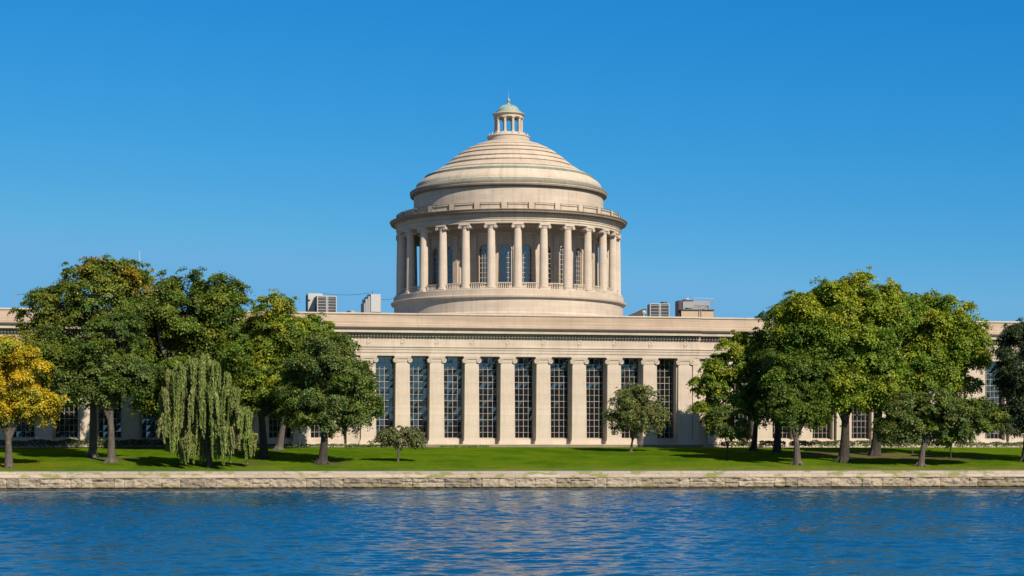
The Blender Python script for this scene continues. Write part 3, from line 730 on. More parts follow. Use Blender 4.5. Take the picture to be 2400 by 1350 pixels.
# ------------------------------------------------------------------ rooftop equipment
def at_roof(px, Y): x, y, _ = P(px, 700, Y); return (x, y, 22.3)
def zr(py, Y): return HC + (YH - py) * Y / F - 22.3
def unit_louvred(px, Y, wpx, top, rz, label, name='air_handling_unit', slats=9, extra=True):
    e = empty(name, at_roof(px, Y), rz); tag(e, label, 'air conditioner', 'air units on the roof')
    W_ = wpx * Y / F; H = zr(top, Y)
    b = MB(); b.box(-W_ / 2 + .06, W_ / 2 - .06, -1.2, 1.4, .25, H - .06); b.build('casing', M['dmetal'], e)
    b = MB()
    for x in (-W_ / 2, -.14, .06, W_ / 2 - .12): b.box(x, x + .12, -1.32, -1.18, 0, H)
    b.box(-W_ / 2, W_ / 2, -1.30, 1.45, H - .12, H + .01); b.box(-W_ / 2, -W_ / 2 + .1, 1.3, 1.42, 0, H - .1); b.box(W_ / 2 - .1, W_ / 2, 1.3, 1.42, 0, H - .1); b.box(-W_ / 2 + .1, W_ / 2 - .1, -1.29, -1.19, .2, .35)
    b.build('frame', M['white'], e)
    b = MB()
    for i in range(slats):
        z = .5 + (H - .8) * i / (slats - 1); b.add([(-W_ / 2 + .12, -1.28, z - .05), (W_ / 2 - .12, -1.28, z - .05), (W_ / 2 - .12, -1.2, z + .04), (-W_ / 2 + .12, -1.2, z + .04)], [(0, 1, 2, 3)])
    b.build('louvre', M['metal'], e)
    return e, W_, H
e, W_, H = unit_louvred(763, 266, 46, 695, R(14), 'louvred grey air unit on the roof above the left trees, left of the rotunda')
b = MB(); b.box(-2.3, -.2, 1.5, 3.4, 0, zr(686, 266)); b.build('rear_box', M['white'], e)
b = MB(); b.box(-2.36, -2.303, 1.2, 3.45, 0, zr(690, 266)); b.build('shade_panel', M['dmetal'], e)  # dark sheet standing in for shade on the box's left face
b = MB(); b.disc_y(-2.1, zr(698, 266), .22, 1.2, 1.49, 14); b.build('round_vent', M['white'], e)
e, W_, H = unit_louvred(1543, 272, 46, 713, R(4), 'squat louvred air unit with round fan, right of the rotunda', slats=7)
b = MB(); b.lathe([(.5, H), (.55, H + .12), (.45, H + .32), (0, H + .3)], 20, c=(.8, 0)); b.build('fan', M['dmetal'], e)
# tall narrow unit
e = empty('cooling_unit', at_roof(868, 266), R(25)); tag(e, 'tall narrow pale cooling unit just left of the rotunda drum', 'air conditioner', 'air units on the roof')
H = zr(690, 266); b = MB(); b.box(-.2, 1.25, -.8, .8, .0, H); b.build('casing', M['white'], e)
b = MB(); b.box(-.55, -.202, -.6, .9, 0, H - .35); b.box(-.9, -.552, -.5, .9, 0, H - .7); b.box(-1.1, -.902, -.4, .9, 0, H - 1.3); b.build('side_duct', M['metal'], e)
b = MB(); b.box(-.22, 1.27, -.83, -.802, 1.55, 1.65); b.box(-.22, 1.27, -.83, -.802, 1.8, 1.88); b.tube([(.3, 0, H), (.3, 0, H + .45)], .05); b.build('trim', M['dmetal'], e)
# big screened plant on tan base
e = empty('rooftop_plant', at_roof(1628, 273), R(8)); tag(e, 'wide rooftop plant box with grey screen panels on tan base, rightmost on the roof', 'rooftop plant')
H1 = zr(727, 273); H2 = zr(704, 273)
b = MB(); b.box(-2.3, 2.45, -1.4, 1.4, 0, H1 - .1); b.build('base_box', M['rust'], e)
b = MB(); b.box(-2.5, 2.6, -1.6, 1.6, H1 - .1, H1); b.build('deck', M['dmetal'], e)
b = MB(); b.box(-.35, 2.4, .6, .75, H1 + .002, H2); b.build('screen', M['metal'], e)
b = MB(); b.box(-2.6, -1.7, -1.0, 1.3, 0, H2 - .1); b.box(-1.69, -.4, -.9, 1.0, H2 - .25, H2); b.build('dark_box', M['dmetal'], e)
b = MB(); b.box(-1.75, -.38, -1.1, .9, H1 + .25, H2 - .26); b.box(-2.0, -1.76, -1.15, .9, .2, H2 - .3); b.build('grey_box', M['metal'], e)
b = MB(); b.lathe([(.7, H2), (.72, H2 + .1), (.25, H2 + .18), (.2, H2 + .32), (0, H2 + .36)], 18, c=(-1.1, 0)); b.build('fan_cap', M['white'], e)
b = MB()
for x in (2.7, 2.8): b.tube([(x, -.6, 0), (x, -.6, H2 + .3)], .035, 5)
b.tube([(2.75, -.6, H2 + .25), (-.3, -.6, H2 + .3)], .03, 5); b.tube([(2.7, -.6, H2 + .2), (.6, -.6, H1 + .5)], .04, 5); b.tube([(.2, -1.5, 0), (.35, -1.5, H1 + .4)], .07, 5); b.tube([(.7, -1.5, 0), (.6, -1.5, H1 + .4)], .07, 5)
b.tube([(-1.2, -1.3, H1 + .2), (0, -1.3, H1 + .3), (.8, -1.3, H1 + .45)], .09, 5)
b.build('pipe', M['metal'], e)
# dark sloped hatch
e = empty('roof_hatch', at_roof(1494, 270), R(6)); tag(e, 'dark sloped roof hatch between the rotunda and squat air unit', 'roof hatch')
H = zr(725, 270); b = MB(); vs = [(x, y, z) for y in (-1.0, 1.0) for x, z in ((-1.2, 0), (1.1, 0), (1.1, H), (.6, H), (-1.2, H - .85))]
b.add(vs, [(0, 1, 2, 3, 4), (5, 6, 7, 8, 9), (0, 1, 6, 5), (1, 2, 7, 6), (2, 3, 8, 7), (3, 4, 9, 8), (4, 0, 5, 9)]); b.build('hood', M['dmetal'], e)
b = MB(); b.tube([(-1.0, -1.05, H - .75), (.65, -1.05, H + .02)], .05, 5); b.build('trim', M['metal'], e)
o = MB().lathe([(.16, 0), (.16, 1.6), (.3, 1.7), (.34, 1.95), (.2, 2.2), (0, 2.25)], 14).build('vent_pipe', M['white'], None, at_roof(1509, 267)); tag(o, 'pale mushroom vent pipe beside the dark hatch on the roof', 'vent pipe')
o = MB().lathe([(.16, 0), (.16, 1.5), (.35, 1.58), (.36, 1.8), (.0, 1.95)], 14).build('vent_pipe', M['dmetal'], None, at_roof(818, 264)); tag(o, 'small dark roof vent, left one of the pair between two air units', 'vent pipe')
o = MB().lathe([(.16, 0), (.16, 1.5), (.35, 1.6), (.36, 1.85), (.0, 2.0)], 14).build('vent_pipe', M['rust'], None, at_roof(825.5, 264)); tag(o, 'small rusty roof vent, right one of the pair between two air units', 'vent pipe')
def pole(px, Y, top, r, mat, name, label, cat, arm=None):
    e = empty(name, at_roof(px, Y)); tag(e, label, cat); H = zr(top, Y)
    b = MB(); b.tube([(0, 0, 0), (0, 0, H)], [r, r * .7], 6); b.build('pole', mat, e)
    b = MB()
    if arm: 
        for z, l in arm: b.tube([(-l / 2, 0, H - z), (l / 2, 0, H - z)], r * .5, 5)
    else: b.box(-.2, .2, -.2, .2, 0, .3)
    b.build('crossbar' if arm else 'foot', mat, e); return e, H
_, HA = pole(35, 252, 688, .05, M['metal'], 'aerial', 'thin metal aerial with crossbars at far left of the roof', 'aerial', [(.1, 1.0), (.5, .6)])
pole(327, 256, 588, .09, M['white'], 'mast', 'thin white mast rising above the tall left tree', 'mast')
_, HP = pole(893, 266, 700, .07, M['metal'], 'roof_post', 'thin grey post standing right of the tall narrow cooling unit', 'post', [(.05, .5)])
def cable(pts, label):
    b = MB(); b.tube(pts, .028, 5); tag(b.build('cable', M['dmetal']), label, 'cable', 'cables over the roof')
def sag(a, c, s_): a, c = Vector(a), Vector(c); return [a.lerp(c, t / 14) - Vector((0, 0, s_ * 4 * (t / 14) * (1 - t / 14))) for t in range(15)]
cable(sag(P(752, 686.5, 266), P(866, 686.5, 266), .3), 'dark sagging cable strung between the two left rooftop units')
cable(sag(P(893, 701, 266), P(921, 700, 272), .1), 'short cable from the grey roof post to the rotunda')
cable(sag(P(36, 690, 252), P(120, 684, 256), .15), 'thin cable running from the far left aerial into the tree')

# ------------------------------------------------------------------ vegetation
def leaves_mesh(name, C, Nn, size, tint, parent, loc, rs, aspect=0.62):
    n = len(C)
    t = rs.normal(size=(n, 3)); t -= (t * Nn).sum(1, keepdims=True) * Nn; t /= np.linalg.norm(t, axis=1, keepdims=True) + 1e-9
    bb = np.cross(Nn, t); L_ = size[:, None]; W_ = L_ * aspect
    fold = Nn * L_ * 0.18
    V = np.stack([C - t * L_, C - bb * W_ + fold, C + t * L_, C + bb * W_ + fold], 1).reshape(-1, 3)
    q = np.arange(4 * n).reshape(n, 4)
    return npmesh(name, V - np.array(loc), q, M['leaf'], parent, col=tint)

PADK, PERK, LEAFK, LEAF_ALB = 1.4, 2.1, 0.62, 1.8
def unit(v): return v / (np.linalg.norm(v, axis=-1, keepdims=True) + 1e-9)

def grow(crowns, rs, lobe_r, pads, per, leaf, pal, patch_pal=None, inner=0.25, cover=1.0, drop=0.0, keep=1.0):
    """crowns: (centre, radii). returns leaf centres, normals, sizes, tints, lobe centres"""
    C, Nn, Sz, T, LC = [], [], [], [], []
    pal = np.array(pal)
    for cen, rad in crowns:
        cen, rad = np.array(cen), np.array(rad)
        area = 4 * math.pi * ((rad[0] * rad[2]) ** 1.6 / 3 + (rad[0] * rad[1]) ** 1.6 / 3 + (rad[1] * rad[2]) ** 1.6 / 3) ** (1 / 1.6)
        rl = (lobe_r[0] + lobe_r[1]) / 2
        nl = max(4, int(cover * area / (math.pi * rl * rl) * 1.0))
        # even directions over the sphere, jittered
        i = np.arange(nl) + .5; ph = np.arccos(1 - 2 * i / nl); th = math.pi * (1 + 5 ** .5) * i
        d = np.stack([np.cos(th) * np.sin(ph), np.sin(th) * np.sin(ph), np.cos(ph)], 1); d = unit(d + rs.normal(size=(nl, 3)) * .22)
        rr = rs.uniform(lobe_r[0], lobe_r[1], nl); fac = rs.uniform(.74, 1.16, nl)
        lc = cen + d * np.maximum(rad * fac[:, None] - rr[:, None] * .75, 0.1)
        ni = int(nl * inner * .6); di = unit(rs.normal(size=(ni, 3))); lci = cen + di * rad * rs.uniform(.25, .6, (ni, 1))
        lc = np.vstack([lc, lci]); dd = np.vstack([d, di]); rr = np.concatenate([rr, rs.uniform(lobe_r[0], lobe_r[1], ni)])
        k_ = rs.rand(len(lc)) < keep * .93; lc, dd, rr = lc[k_], dd[k_], rr[k_]
        for j in range(len(lc)):
            LC.append(lc[j]); w_ = rs.rand(); base = pal[rs.randint(len(pal))]
            if patch_pal is not None and patch_pal[0](lc[j], rs): base = np.array(patch_pal[1])[rs.randint(len(patch_pal[1]))]
            m_ = int(PADK * pads * (rr[j] / rl) ** 2) + 2
            pd = unit(rs.normal(size=(m_, 3)) + dd[j] * .8 + np.array([0, 0, .75])); pc = lc[j] + pd * rr[j] * (rs.uniform(.45, 1.12, (m_, 1)) + .5 * (rs.rand(m_, 1) < .13)) * np.array([1, 1, .74])
            pr = rr[j] * rs.uniform(.22, .42, m_); pn = unit(pd + np.array([0, 0, .75]))
            k = rs.poisson(per * PERK, m_) + 3
            pc = np.repeat(pc, k, 0); pn = np.repeat(pn, k, 0); prr = np.repeat(pr, k)
            g = rs.normal(size=(len(pc), 3)) * .62; al = (g * pn).sum(1, keepdims=True); g = g - pn * al * .62
            cc = pc + g * prr[:, None]; cc[:, 2] -= drop * (g[:, 0] ** 2 + g[:, 1] ** 2) * prr
            C.append(cc); Nn.append(unit(pn + rs.normal(size=cc.shape) * .55)); Sz.append(leaf * LEAFK * rs.uniform(.42, 1.45, len(cc)))
            pt = np.repeat(rs.normal(1, .13, m_), k)[:, None]; hue = np.repeat(rs.normal(0, .09, m_), k)[:, None]
            t = base * LEAF_ALB * pt * rs.normal(1, .13, (len(cc), 1)) * (1 + hue * np.array([1.3, .2, -.5])); T.append(np.clip(t, .004, .7))
    return np.vstack(C), np.vstack(Nn), np.concatenate(Sz), np.vstack(T), np.array(LC)

def limbs(base, fork, tr, crowns, LC, rs, nb, lean=(0, 0), seg=9, flare=1.38, top=None):
    b = MB(); base = Vector(base); fork = Vector(fork)
    h = (fork - base).length; pts, rad = [], []
    for i in range(9):
        t = i / 8; p = base.lerp(fork, t) + Vector((math.sin(t * 3 + rs.rand()) * .04 * h * .3, 0, 0)) * (1 if 0 < i < 8 else 0)
        pts.append(p); rad.append(tr * (1 + (flare - 1) * math.exp(-t * h / (tr * 2.2))) * (1 - .28 * t))
    pts[0] = pts[0] - Vector((0, 0, .35))
    b.tube(pts, rad, seg + 3)
    for k in range(5):                          # root flare
        a = rs.rand() * 6.28; d = Vector((math.cos(a), math.sin(a), 0))
        b.tube([base + d * tr * .5 + Vector((0, 0, tr * 1.3)), base + d * tr * 1.4 + Vector((0, 0, tr * .3)), base + d * tr * 2.4 - Vector((0, 0, .15))], [tr * .5, tr * .38, tr * .1], 6)
    order = rs.permutation(len(LC))[:nb]
    for cen, rad_ in crowns:                     # one leader per crown mass
        c = Vector([float(x) for x in cen]); s_ = base.lerp(fork, rs.uniform(.78, 1.0)); mid = s_.lerp(c, .5) + Vector((rs.normal() * .4, rs.normal() * .4, .5))
        b.tube([s_ - Vector((0, 0, .3)), s_.lerp(mid, .5), mid, c, c + Vector((rs.normal() * .5, 0, float(rad_[2]) * .5))], [tr * .66, tr * .56, tr * .42, tr * .26, tr * .08], seg)
    cs = [np.array(c[0]) for c in crowns]
    for j in order:
        l = LC[j]; k = int(np.argmin([np.linalg.norm(l - c) for c in cs])); c = cs[k]
        tt = rs.uniform(-.1, .9); st = Vector(np.array(fork) * (1 - max(tt, 0)) + c * max(tt, 0)); en = Vector(l)
        mid = st.lerp(en, .55) + Vector((rs.normal() * .3, rs.normal() * .3, rs.uniform(-.2, .6)))
        r0 = tr * rs.uniform(.16, .34)
        b.tube([st, st.lerp(mid, .5) + Vector((0, 0, .15)), mid, en], [r0, r0 * .8, r0 * .55, .025], 6)
    return b

TREES = 'trees on the riverside lawn'
def tree(name, label, px, py, crowns, pal, tr=.45, lobe=(1.3, 2.1), pads=13, per=34, leaf=.21, seed=1, nb=26, fork=.55, dpt=.8, patch=None, inner=.25, cover=1.0, bark='bark', top_px=None, drop=.15, keep=1.0, dy=0, cat='tree'):
    rs = np.random.RandomState(seed)
    Y = ground_Y(px, py) + dy; X = (px - 1200) * Y / F; zb = float(ground_z(X, Y)); base = (X, Y, zb)
    cr = []
    for c in crowns:
        cx, cy_, rx, ry = c[:4]; off = c[4] if len(c) > 4 else 0
        Yc = Y + off; p = P(cx, cy_, Yc); k = Yc / F; cr.append((p, (rx * k, min(rx, ry * 1.2) * k * dpt, ry * k)))
    C, Nn, Sz, T, LC = grow(cr, rs, lobe, pads, per, leaf, pal, patch, inner, cover, drop, keep)
    ok = C[:, 2] > zb + .25; C, Nn, Sz, T = C[ok], Nn[ok], Sz[ok], T[ok]
    e = empty(name, base); tag(e, label, cat, TREES)
    low = min(c[0][2] - c[1][2] for c in cr); main = max(cr, key=lambda c: c[1][0] * c[1][2])
    fz = zb + max(1.0, (main[0][2] - main[1][2] * .6 - zb) * 1.0) if fork is None else zb + (main[0][2] - zb) * fork
    fx = X + (main[0][0] - X) * .35 if top_px is None else (top_px - 1200) * Y / F
    b = limbs(base, (fx, Y, fz), tr, cr, LC, rs, nb)
    b.v = [(v[0] - X, v[1] - Y, v[2] - zb) for v in b.v]
    b.build('trunk', M[bark], e, smooth=True)
    leaves_mesh('crown', C, Nn, Sz, T, e, base, rs)
    return len(C)

G_DK = [(.040, .068, .007), (.052, .084, .008), (.062, .090, .009), (.045, .066, .010)]
G_OL = [(.068, .096, .009), (.080, .102, .009), (.054, .082, .009), (.090, .100, .010)]
G_GY = [(.060, .086, .018), (.070, .094, .018), (.052, .078, .015)]
G_YG = [(.115, .150, .010), (.09, .135, .010), (.14, .160, .010), (.07, .115, .010)]
G_BR = [(.082, .128, .007), (.100, .142, .007), (.064, .106, .007), (.120, .152, .007), (.054, .090, .007)]
YEL = [(.24, .180, .006), (.21, .170, .008), (.27, .20, .008), (.16, .145, .010)]
OCH = [(.135, .100, .008), (.10, .090, .009), (.165, .115, .008)]
def above(z, p): return lambda l, rs: l[2] > z and rs.rand() < p
tot = 0
tot += tree('yellow_tree', 'golden yellow tree at the left edge with slim grey trunk', 20, 1096, [(15, 895, 92, 88), (-45, 850, 80, 70), (75, 945, 62, 55), (25, 820, 55, 38), (-40, 940, 80, 60)], YEL, .42, (1.0, 1.6), 12, 30, .18, 1, 26, .42, keep=.86, patch=(above(15.5, .5), [(.16, .16, .012), (.2, .17, .012)]))
tot += tree('tall_tree', 'tallest left tree with ochre tinged top and grey trunk, left of the paired trunks', 216, 1072, [(215, 700, 105, 85, 0), (130, 735, 90, 62, 1), (110, 830, 85, 70, -1), (245, 640, 82, 38, 0), (190, 860, 110, 78, 1), (300, 660, 50, 48, 1), (150, 930, 70, 36, 2)], G_OL + G_DK[2:], .46, (1.2, 2.1), 12, 30, .22, 2, 42, .62, patch=(above(23, .3), OCH), dpt=.7, keep=.86)
tot += tree('broad_tree', 'dark green tree with pale trunk, right one of the two paired trunks', 260, 1084, [(255, 830, 90, 62), (200, 900, 85, 52), (300, 885, 60, 60), (265, 770, 60, 40), (230, 930, 80, 34)], G_DK + G_GY, .44, (1.1, 1.9), 13, 32, .20, 3, 30, .5, dpt=.7, keep=.9)
tot += tree('round_topped_tree', 'round topped olive green tree rising behind the weeping willow', 425, 1058, [(440, 730, 110, 80), (360, 700, 70, 60), (510, 700, 72, 58, 0), (410, 840, 120, 90), (530, 790, 70, 80), (350, 910, 60, 72), (440, 930, 120, 60, 3), (560, 880, 60, 60, 2), (470, 800, 100, 70, 2), (340, 780, 70, 70, 2), (400, 760, 80, 60, 2)], G_OL[:3] + G_DK, .6, (1.3, 2.2), 12, 30, .23, 4, 40, .6, dpt=.7, patch=(above(24, .35), OCH[1:2] + G_OL[3:]), keep=.93)
tot += tree('yellow_green_tree', 'yellow green tree with dark leaning trunk directly right of the willow', 618, 1074, [(640, 770, 78, 76), (600, 850, 78, 80), (690, 790, 60, 62), (650, 890, 80, 66), (585, 940, 52, 50), (680, 950, 60, 40, 3)], G_YG + G_DK[2:3] + G_OL[:2], .5, (1.1, 1.9), 12, 32, .21, 5, 34, .5, dpt=.7, bark='bark_dark', patch=(above(18, .3), [(.20, .17, .008)]), keep=.92)
tot += tree('hidden_tree', 'bright green tree mostly hidden behind the dark tree left of the windows', 653, 1055, [(735, 800, 62, 56), (700, 850, 66, 66), (760, 850, 50, 70), (700, 940, 50, 40)], G_YG[:2] + G_BR, .42, (1.0, 1.7), 11, 30, .20, 6, 20, .5, dpt=.7, bark='bark', keep=.9)
tot += tree('rounded_tree', 'rounded dark grey green tree standing just left of the big windows', 755, 1088, [(775, 880, 98, 92), (800, 960, 92, 62), (715, 940, 62, 62), (770, 815, 60, 38), (835, 900, 55, 65)], G_GY + G_DK[1:3], .5, (1.0, 1.7), 12, 32, .19, 7, 36, .45, dpt=.85, bark='bark_dark', keep=.92)
tot += tree('small_spreading_tree', 'small low spreading ornamental tree in front of the leftmost big windows', 932, 1083, [(938, 1022, 58, 24), (903, 1034, 36, 14), (975, 1036, 34, 14)], [(.095, .10, .035), (.08, .095, .03), (.11, .11, .05)], .13, (.4, .65), 7, 5, .14, 8, 34, .55, dpt=.9, inner=.6, cover=1.3, keep=1)
tot += tree('young_tree', 'young airy round tree alone in front of the right columns', 1478, 1060, [(1492, 962, 68, 62), (1485, 925, 46, 36), (1452, 985, 38, 40), (1530, 980, 42, 40)], [(.085, .10, .028), (.07, .092, .026), (.10, .11, .03)], .17, (.55, .9), 7, 5, .15, 9, 44, .35, dpt=.9, inner=1.2, keep=.85)
tot += tree('leaning_tree', 'yellow green tree spreading left, leftmost of the right tree mass', 1765, 1056, [(1755, 810, 50, 42), (1715, 855, 62, 52), (1680, 905, 58, 40), (1740, 925, 72, 50), (1675, 965, 45, 28), (1790, 880, 50, 90)], G_YG + G_OL[:1], .38, (1.0, 1.6), 12, 32, .20, 10, 26, .5, dpt=.75, bark='bark_dark', keep=.85)
tot += tree('sapling', 'slim sapling with thin stem at left end of the right trees', 1704, 1077, [(1705, 1000, 48, 40), (1690, 975, 30, 26), (1725, 1020, 34, 22)], G_OL[:3] + G_GY, .10, (.6, 1.0), 9, 20, .16, 11, 14, .5, keep=.75, bark='bark_dark')
tot += tree('shaded_tree', 'dark green tree behind the grey trunk, back left of the right trees', 1820, 1060, [(1830, 860, 62, 100), (1810, 940, 60, 70), (1850, 760, 60, 60)], G_DK + [(.028, .06, .008)], .48, (1.1, 1.8), 12, 30, .21, 12, 24, .5, dpt=.8, bark='bark_dark')
tot += tree('dark_maple', 'dense dark green tree with pale grey trunk, left of the thickest trunk', 1868, 1089, [(1860, 950, 72, 60), (1835, 905, 52, 45), (1890, 890, 52, 60), (1870, 860, 45, 40), (1900, 965, 50, 40)], [(.046, .076, .006), (.056, .090, .006), (.042, .066, .006)], .42, (1.1, 1.7), 13, 34, .20, 13, 26, .5, dpt=.8, inner=.4)
tot += tree('great_tree', 'largest bright green tree with the thickest dark trunk on the right', 1977, 1083, [(1965, 725, 105, 80), (1885, 765, 96, 66), (2025, 700, 75, 58), (1990, 800, 112, 92), (1950, 850, 110, 78), (2060, 745, 66, 66), (2040, 860, 82, 80), (1985, 925, 92, 52), (2045, 925, 60, 42)], G_BR + G_YG[:2], .60, (1.4, 2.2), 14, 36, .22, 14, 50, .42, dpt=.8, bark='bark_dark', patch=(above(20, .5), [(.13, .160, .007), (.15, .17, .008)]), drop=.3)
tot += tree('wide_tree', 'wide yellow green tree with leaning trunk, right of the thickest trunk', 2050, 1068, [(2165, 760, 92, 78), (2105, 740, 68, 56), (2220, 755, 62, 60), (2245, 815, 72, 60), (2150, 860, 102, 66), (2230, 875, 72, 64), (2100, 905, 66, 56), (2280, 810, 42, 50), (2120, 945, 62, 40)], G_YG[:3] + G_BR[:4], .6, (1.3, 2.1), 13, 34, .22, 15, 44, .5, dpt=.75, bark='bark_dark', drop=.3, keep=.96, top_px=2062)
tot += tree('low_dark_tree', 'low spreading dark olive tree in front of the wide yellow green tree', 2157, 1092, [(2185, 960, 92, 50), (2120, 990, 58, 44), (2270, 975, 66, 46), (2200, 1010, 80, 36), (2310, 985, 36, 34), (2090, 1010, 36, 30)], G_GY + G_DK[2:] + G_OL[:2], .36, (.9, 1.5), 12, 30, .19, 16, 30, .5, dpt=.85, bark='bark', keep=.88)
tot += tree('sapling', 'thin sapling in the shade right of the low dark olive tree', 2228, 1074, [(2228, 1020, 22, 28), (2222, 1000, 18, 18)], G_DK[1:] + G_GY[:1], .10, (.5, .8), 9, 20, .16, 17, 10, .5, keep=.85, bark='bark_dark')
tot += tree('edge_tree', 'near black green tree cut off by the right edge', 2400, 1082, [(2400, 810, 62, 62), (2380, 870, 42, 42), (2420, 900, 82, 70), (2395, 980, 58, 52), (2450, 960, 70, 70)], [(.022, .036, .014), (.030, .044, .016), (.026, .040, .012)], .4, (1.1, 1.8), 12, 32, .20, 18, 30, .45, dpt=.8, bark='bark_dark', inner=.4)

# weeping willow: hanging tassels of small leaves
def willow():
    rs = np.random.RandomState(31); px, py = 490, 1096
    Y = ground_Y(px, py); X = (px - 1200) * Y / F; zb = float(ground_z(X, Y)); k = Y / F
    e = empty('weeping_willow', (X, Y, zb)); tag(e, 'weeping willow with long drooping grey green branches by the river wall', 'tree', TREES)
    C, Nn, Sz, T = [], [], [], []; anchors = []
    spec = []
    bunches = [(400, 866, 80), (424, 850, 100), (452, 838, 115), (480, 830, 120), (507, 846, 110), (530, 872, 92), (384, 905, 62), (393, 928, 88), (416, 935, 80),
        (444, 918, 125), (470, 900, 135), (500, 915, 122), (525, 935, 112), (546, 905, 66), (556, 945, 72), (424, 988, 96), (404, 965, 92), (449, 1000, 88), (474, 1002, 84),
        (501, 1000, 88), (531, 1000, 84), (561, 982, 74), (586, 1002, 84), (573, 955, 64), (388, 962, 66), (515, 980, 98), (437, 1012, 70)]
    for bx, bt, bl in bunches:                    # (px, top row, length, depth): each bough carries a bunch of tassels
        dep = rs.uniform(-2.6, 1.6)
        for q_ in range(8): spec.append((bx + rs.normal() * 6.5, bt + abs(rs.normal()) * 9, bl * rs.uniform(.62, 1.06), dep + rs.normal() * .45))
    for i in range(60):
        u = rs.uniform(-1, 1); spec.append((468 + 78 * u, 860 + 60 * abs(u) + rs.uniform(0, 60), rs.uniform(60, 130), rs.uniform(-2.0, 2.5)))
    for x, top, ln, dep in spec:
        ln = min(ln, 1088 - top); 
        if ln < 20: continue
        p0 = np.array(P(x, top, Y + dep)); Lm = ln * k; n = int(100 * Lm); t = rs.rand(n) ** .85
        r = (.26 + .12 * rs.rand()) * (1 - .72 * t) * (.45 + .9 * np.minimum(t * 6, 1)); a = rs.rand(n) * 6.28; q = np.sqrt(rs.rand(n))
        sway = rs.normal() * .22
        # a few distinct strands inside the tassel
        si = rs.randint(0, 7, n); sa = rs.rand(7) * 6.28
        cx_ = np.cos(sa[si]) * .7 * r + np.cos(a) * q * r * .38 + sway * t; cy_ = np.sin(sa[si]) * .7 * r + np.sin(a) * q * r * .38
        c = np.stack([p0[0] + cx_, p0[1] + cy_, p0[2] - Lm * t * (0.86 + .14 * np.cos(sa[si] * 3))], 1); C.append(c)
        nn = unit(np.stack([np.cos(a), np.sin(a), np.full(n, .25)], 1) + rs.normal(size=(n, 3)) * .35); Nn.append(nn); Sz.append(rs.uniform(.12, .24, n))
        b_ = np.array([(.18, .235, .050), (.15, .205, .042), (.20, .25, .062), (.21, .22, .07)])[rs.randint(4)] * rs.normal(1, .1)
        T.append(np.clip(b_ * rs.normal(1, .12, (n, 1)), .01, .5)); anchors.append(p0)
    C = np.vstack(C); Nn = unit(np.vstack(Nn)); Sz = np.concatenate(Sz); T = np.vstack(T)
    n = len(C); tt = unit(np.array([0, 0, -1.]) + rs.normal(size=(n, 3)) * .3); bb = unit(np.cross(Nn, tt))
    V = np.stack([C - tt * Sz[:, None], C - bb * Sz[:, None] * .32, C + tt * Sz[:, None], C + bb * Sz[:, None] * .32], 1).reshape(-1, 3) - np.array((X, Y, zb))
    npmesh('crown', V, np.arange(4 * n).reshape(n, 4), M['leaf'], e, col=T)
    b = MB(); fork = Vector(P(478, 975, Y)); base = Vector((X, Y, zb))
    b.tube([base - Vector((0, 0, .3)), base + Vector((0, 0, .5)), base.lerp(fork, .4), base.lerp(fork, .7), fork], [.46, .33, .27, .24, .2], 10)
    for j in rs.permutation(len(anchors))[:34]:
        a = Vector(anchors[j]); s_ = base.lerp(fork, rs.uniform(.7, 1)); mid = s_.lerp(a, .55) + Vector((0, 0, .9 + rs.rand()))
        b.tube([s_, s_.lerp(mid, .55), mid, a + Vector((0, 0, .1)), a - Vector((0, 0, .8))], [.10, .08, .05, .03, .015], 6)
    b.v = [(v[0] - X, v[1] - Y, v[2] - zb) for v in b.v]; b.build('trunk', M['bark_dark'], e, smooth=True)
    return n
tot += willow()

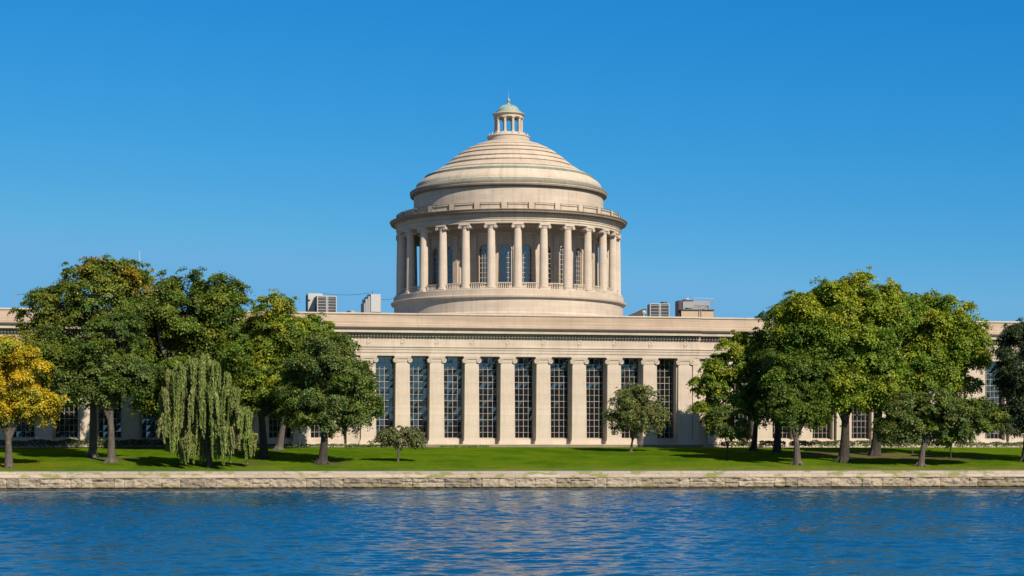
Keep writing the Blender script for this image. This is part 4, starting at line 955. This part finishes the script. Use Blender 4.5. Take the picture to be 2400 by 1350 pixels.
# hedges along the foot of the building
def hedge(s_a, s_b, h, depth, d0, pal, label, seed, dens=60):
    rs = np.random.RandomState(seed); n = int((s_b - s_a) * depth * dens * (h + .6))
    u = rs.uniform(s_a, s_b, n); d = rs.uniform(0, depth, n); z = rs.uniform(0, 1, n) ** .5
    bump = .75 + .35 * vnoise(u * 1.1, u * 0 + seed, seed); zz = z * h * bump
    edge = rs.rand(n); d = np.where(edge < .45, 0 + rs.normal(0, .06, n), d)
    c_, s_ = math.cos(TH), math.sin(TH); dl = d0 - depth + d
    X = u * c_ - dl * s_; Y = 257 + u * s_ + dl * c_; zb = 4.98
    C = np.stack([X, Y, zb + zz], 1); Nn = unit(np.stack([rs.normal(size=n) * .5, -np.abs(rs.normal(size=n)) - .2, .6 + 0 * X], 1))
    pal = np.array(pal); T = pal[rs.randint(len(pal), size=n)] * rs.normal(1, .2, (n, 1)) * (0.8 + .4 * vnoise(u * .8, u * 0, seed + 3))[:, None]
    sm = (s_a + s_b) / 2; loc = (sm * c_ - d0 * s_, 257 + sm * s_ + d0 * c_, zb)
    o = leaves_mesh('hedge', C, Nn, rs.uniform(.09, .16, n), np.clip(T, .005, .4), None, loc, rs); o.location = loc
    tag(o, label, 'hedge', 'low hedges at the foot of the building')
hedge(-80, -45, 1.0, 1.3, -1.0, G_DK, 'long low dark hedge under the leftmost windows', 41)
hedge(-44, -16, .42, 1.0, -1.0, [(.07, .11, .03), (.09, .12, .03), (.05, .08, .02)], 'low pale green hedge below the windows left of the columns', 42)
hedge(-10, -3.5, .25, .8, -1.1, [(.10, .16, .015), (.08, .13, .015)], 'short strip of low bright plants under the fourth pilaster', 43)
hedge(29, 34, .9, 1.2, -1.0, G_DK, 'short dark hedge behind the slim sapling on the right', 44)
hedge(34.6, 38.4, .95, 1.2, -1.0, G_YG, 'bright yellow green hedge clump between dark right hedges', 45)
hedge(39, 63, 1.0, 1.3, -1.0, G_DK, 'dark hedge behind the thick trunks on the right', 46)
hedge(63.6, 88, .8, 1.2, -1.0, [(.06, .09, .03), (.075, .10, .03)], 'grey green low hedge running to the right edge', 47)

# bench and lamp post
Yb = ground_Y(2158, 1064); Xb = (2158 - 1200) * Yb / F; zb = float(ground_z(Xb, Yb))
e = empty('bench', (Xb, Yb, zb), R(8)); tag(e, 'low dark bench on the bare ground between right trunks', 'bench')
b = MB(); b.box(-1.5, 1.5, -.25, .25, .46, .54); b.build('seat', M['wood'], e)
for sx in (-1.15, 1.15):
    b = MB(); b.box(sx - .06, sx + .06, -.22, .22, -.05, .46, tx=.01); b.build('leg', M['dmetal'], e)
def lamp(px, py, label):
    Yl = ground_Y(px, py); Xl = (px - 1200) * Yl / F; e = empty('lamp_post', (Xl, Yl, float(ground_z(Xl, Yl)))); tag(e, label, 'lamp post')
    MB().lathe([(.14, -.1), (.14, .25), (.07, .35), (.05, 2.3), (.07, 2.35)], 10).build('post', M['dmetal'], e)
    MB().lathe([(.07, 2.352), (.13, 2.45), (.15, 2.75), (.03, 2.9), (0, 2.95)], 10).build('lamp_head', M['dmetal'], e)
lamp(702, 1053, 'slim dark lamp post in front of the pale wall among the left trees')
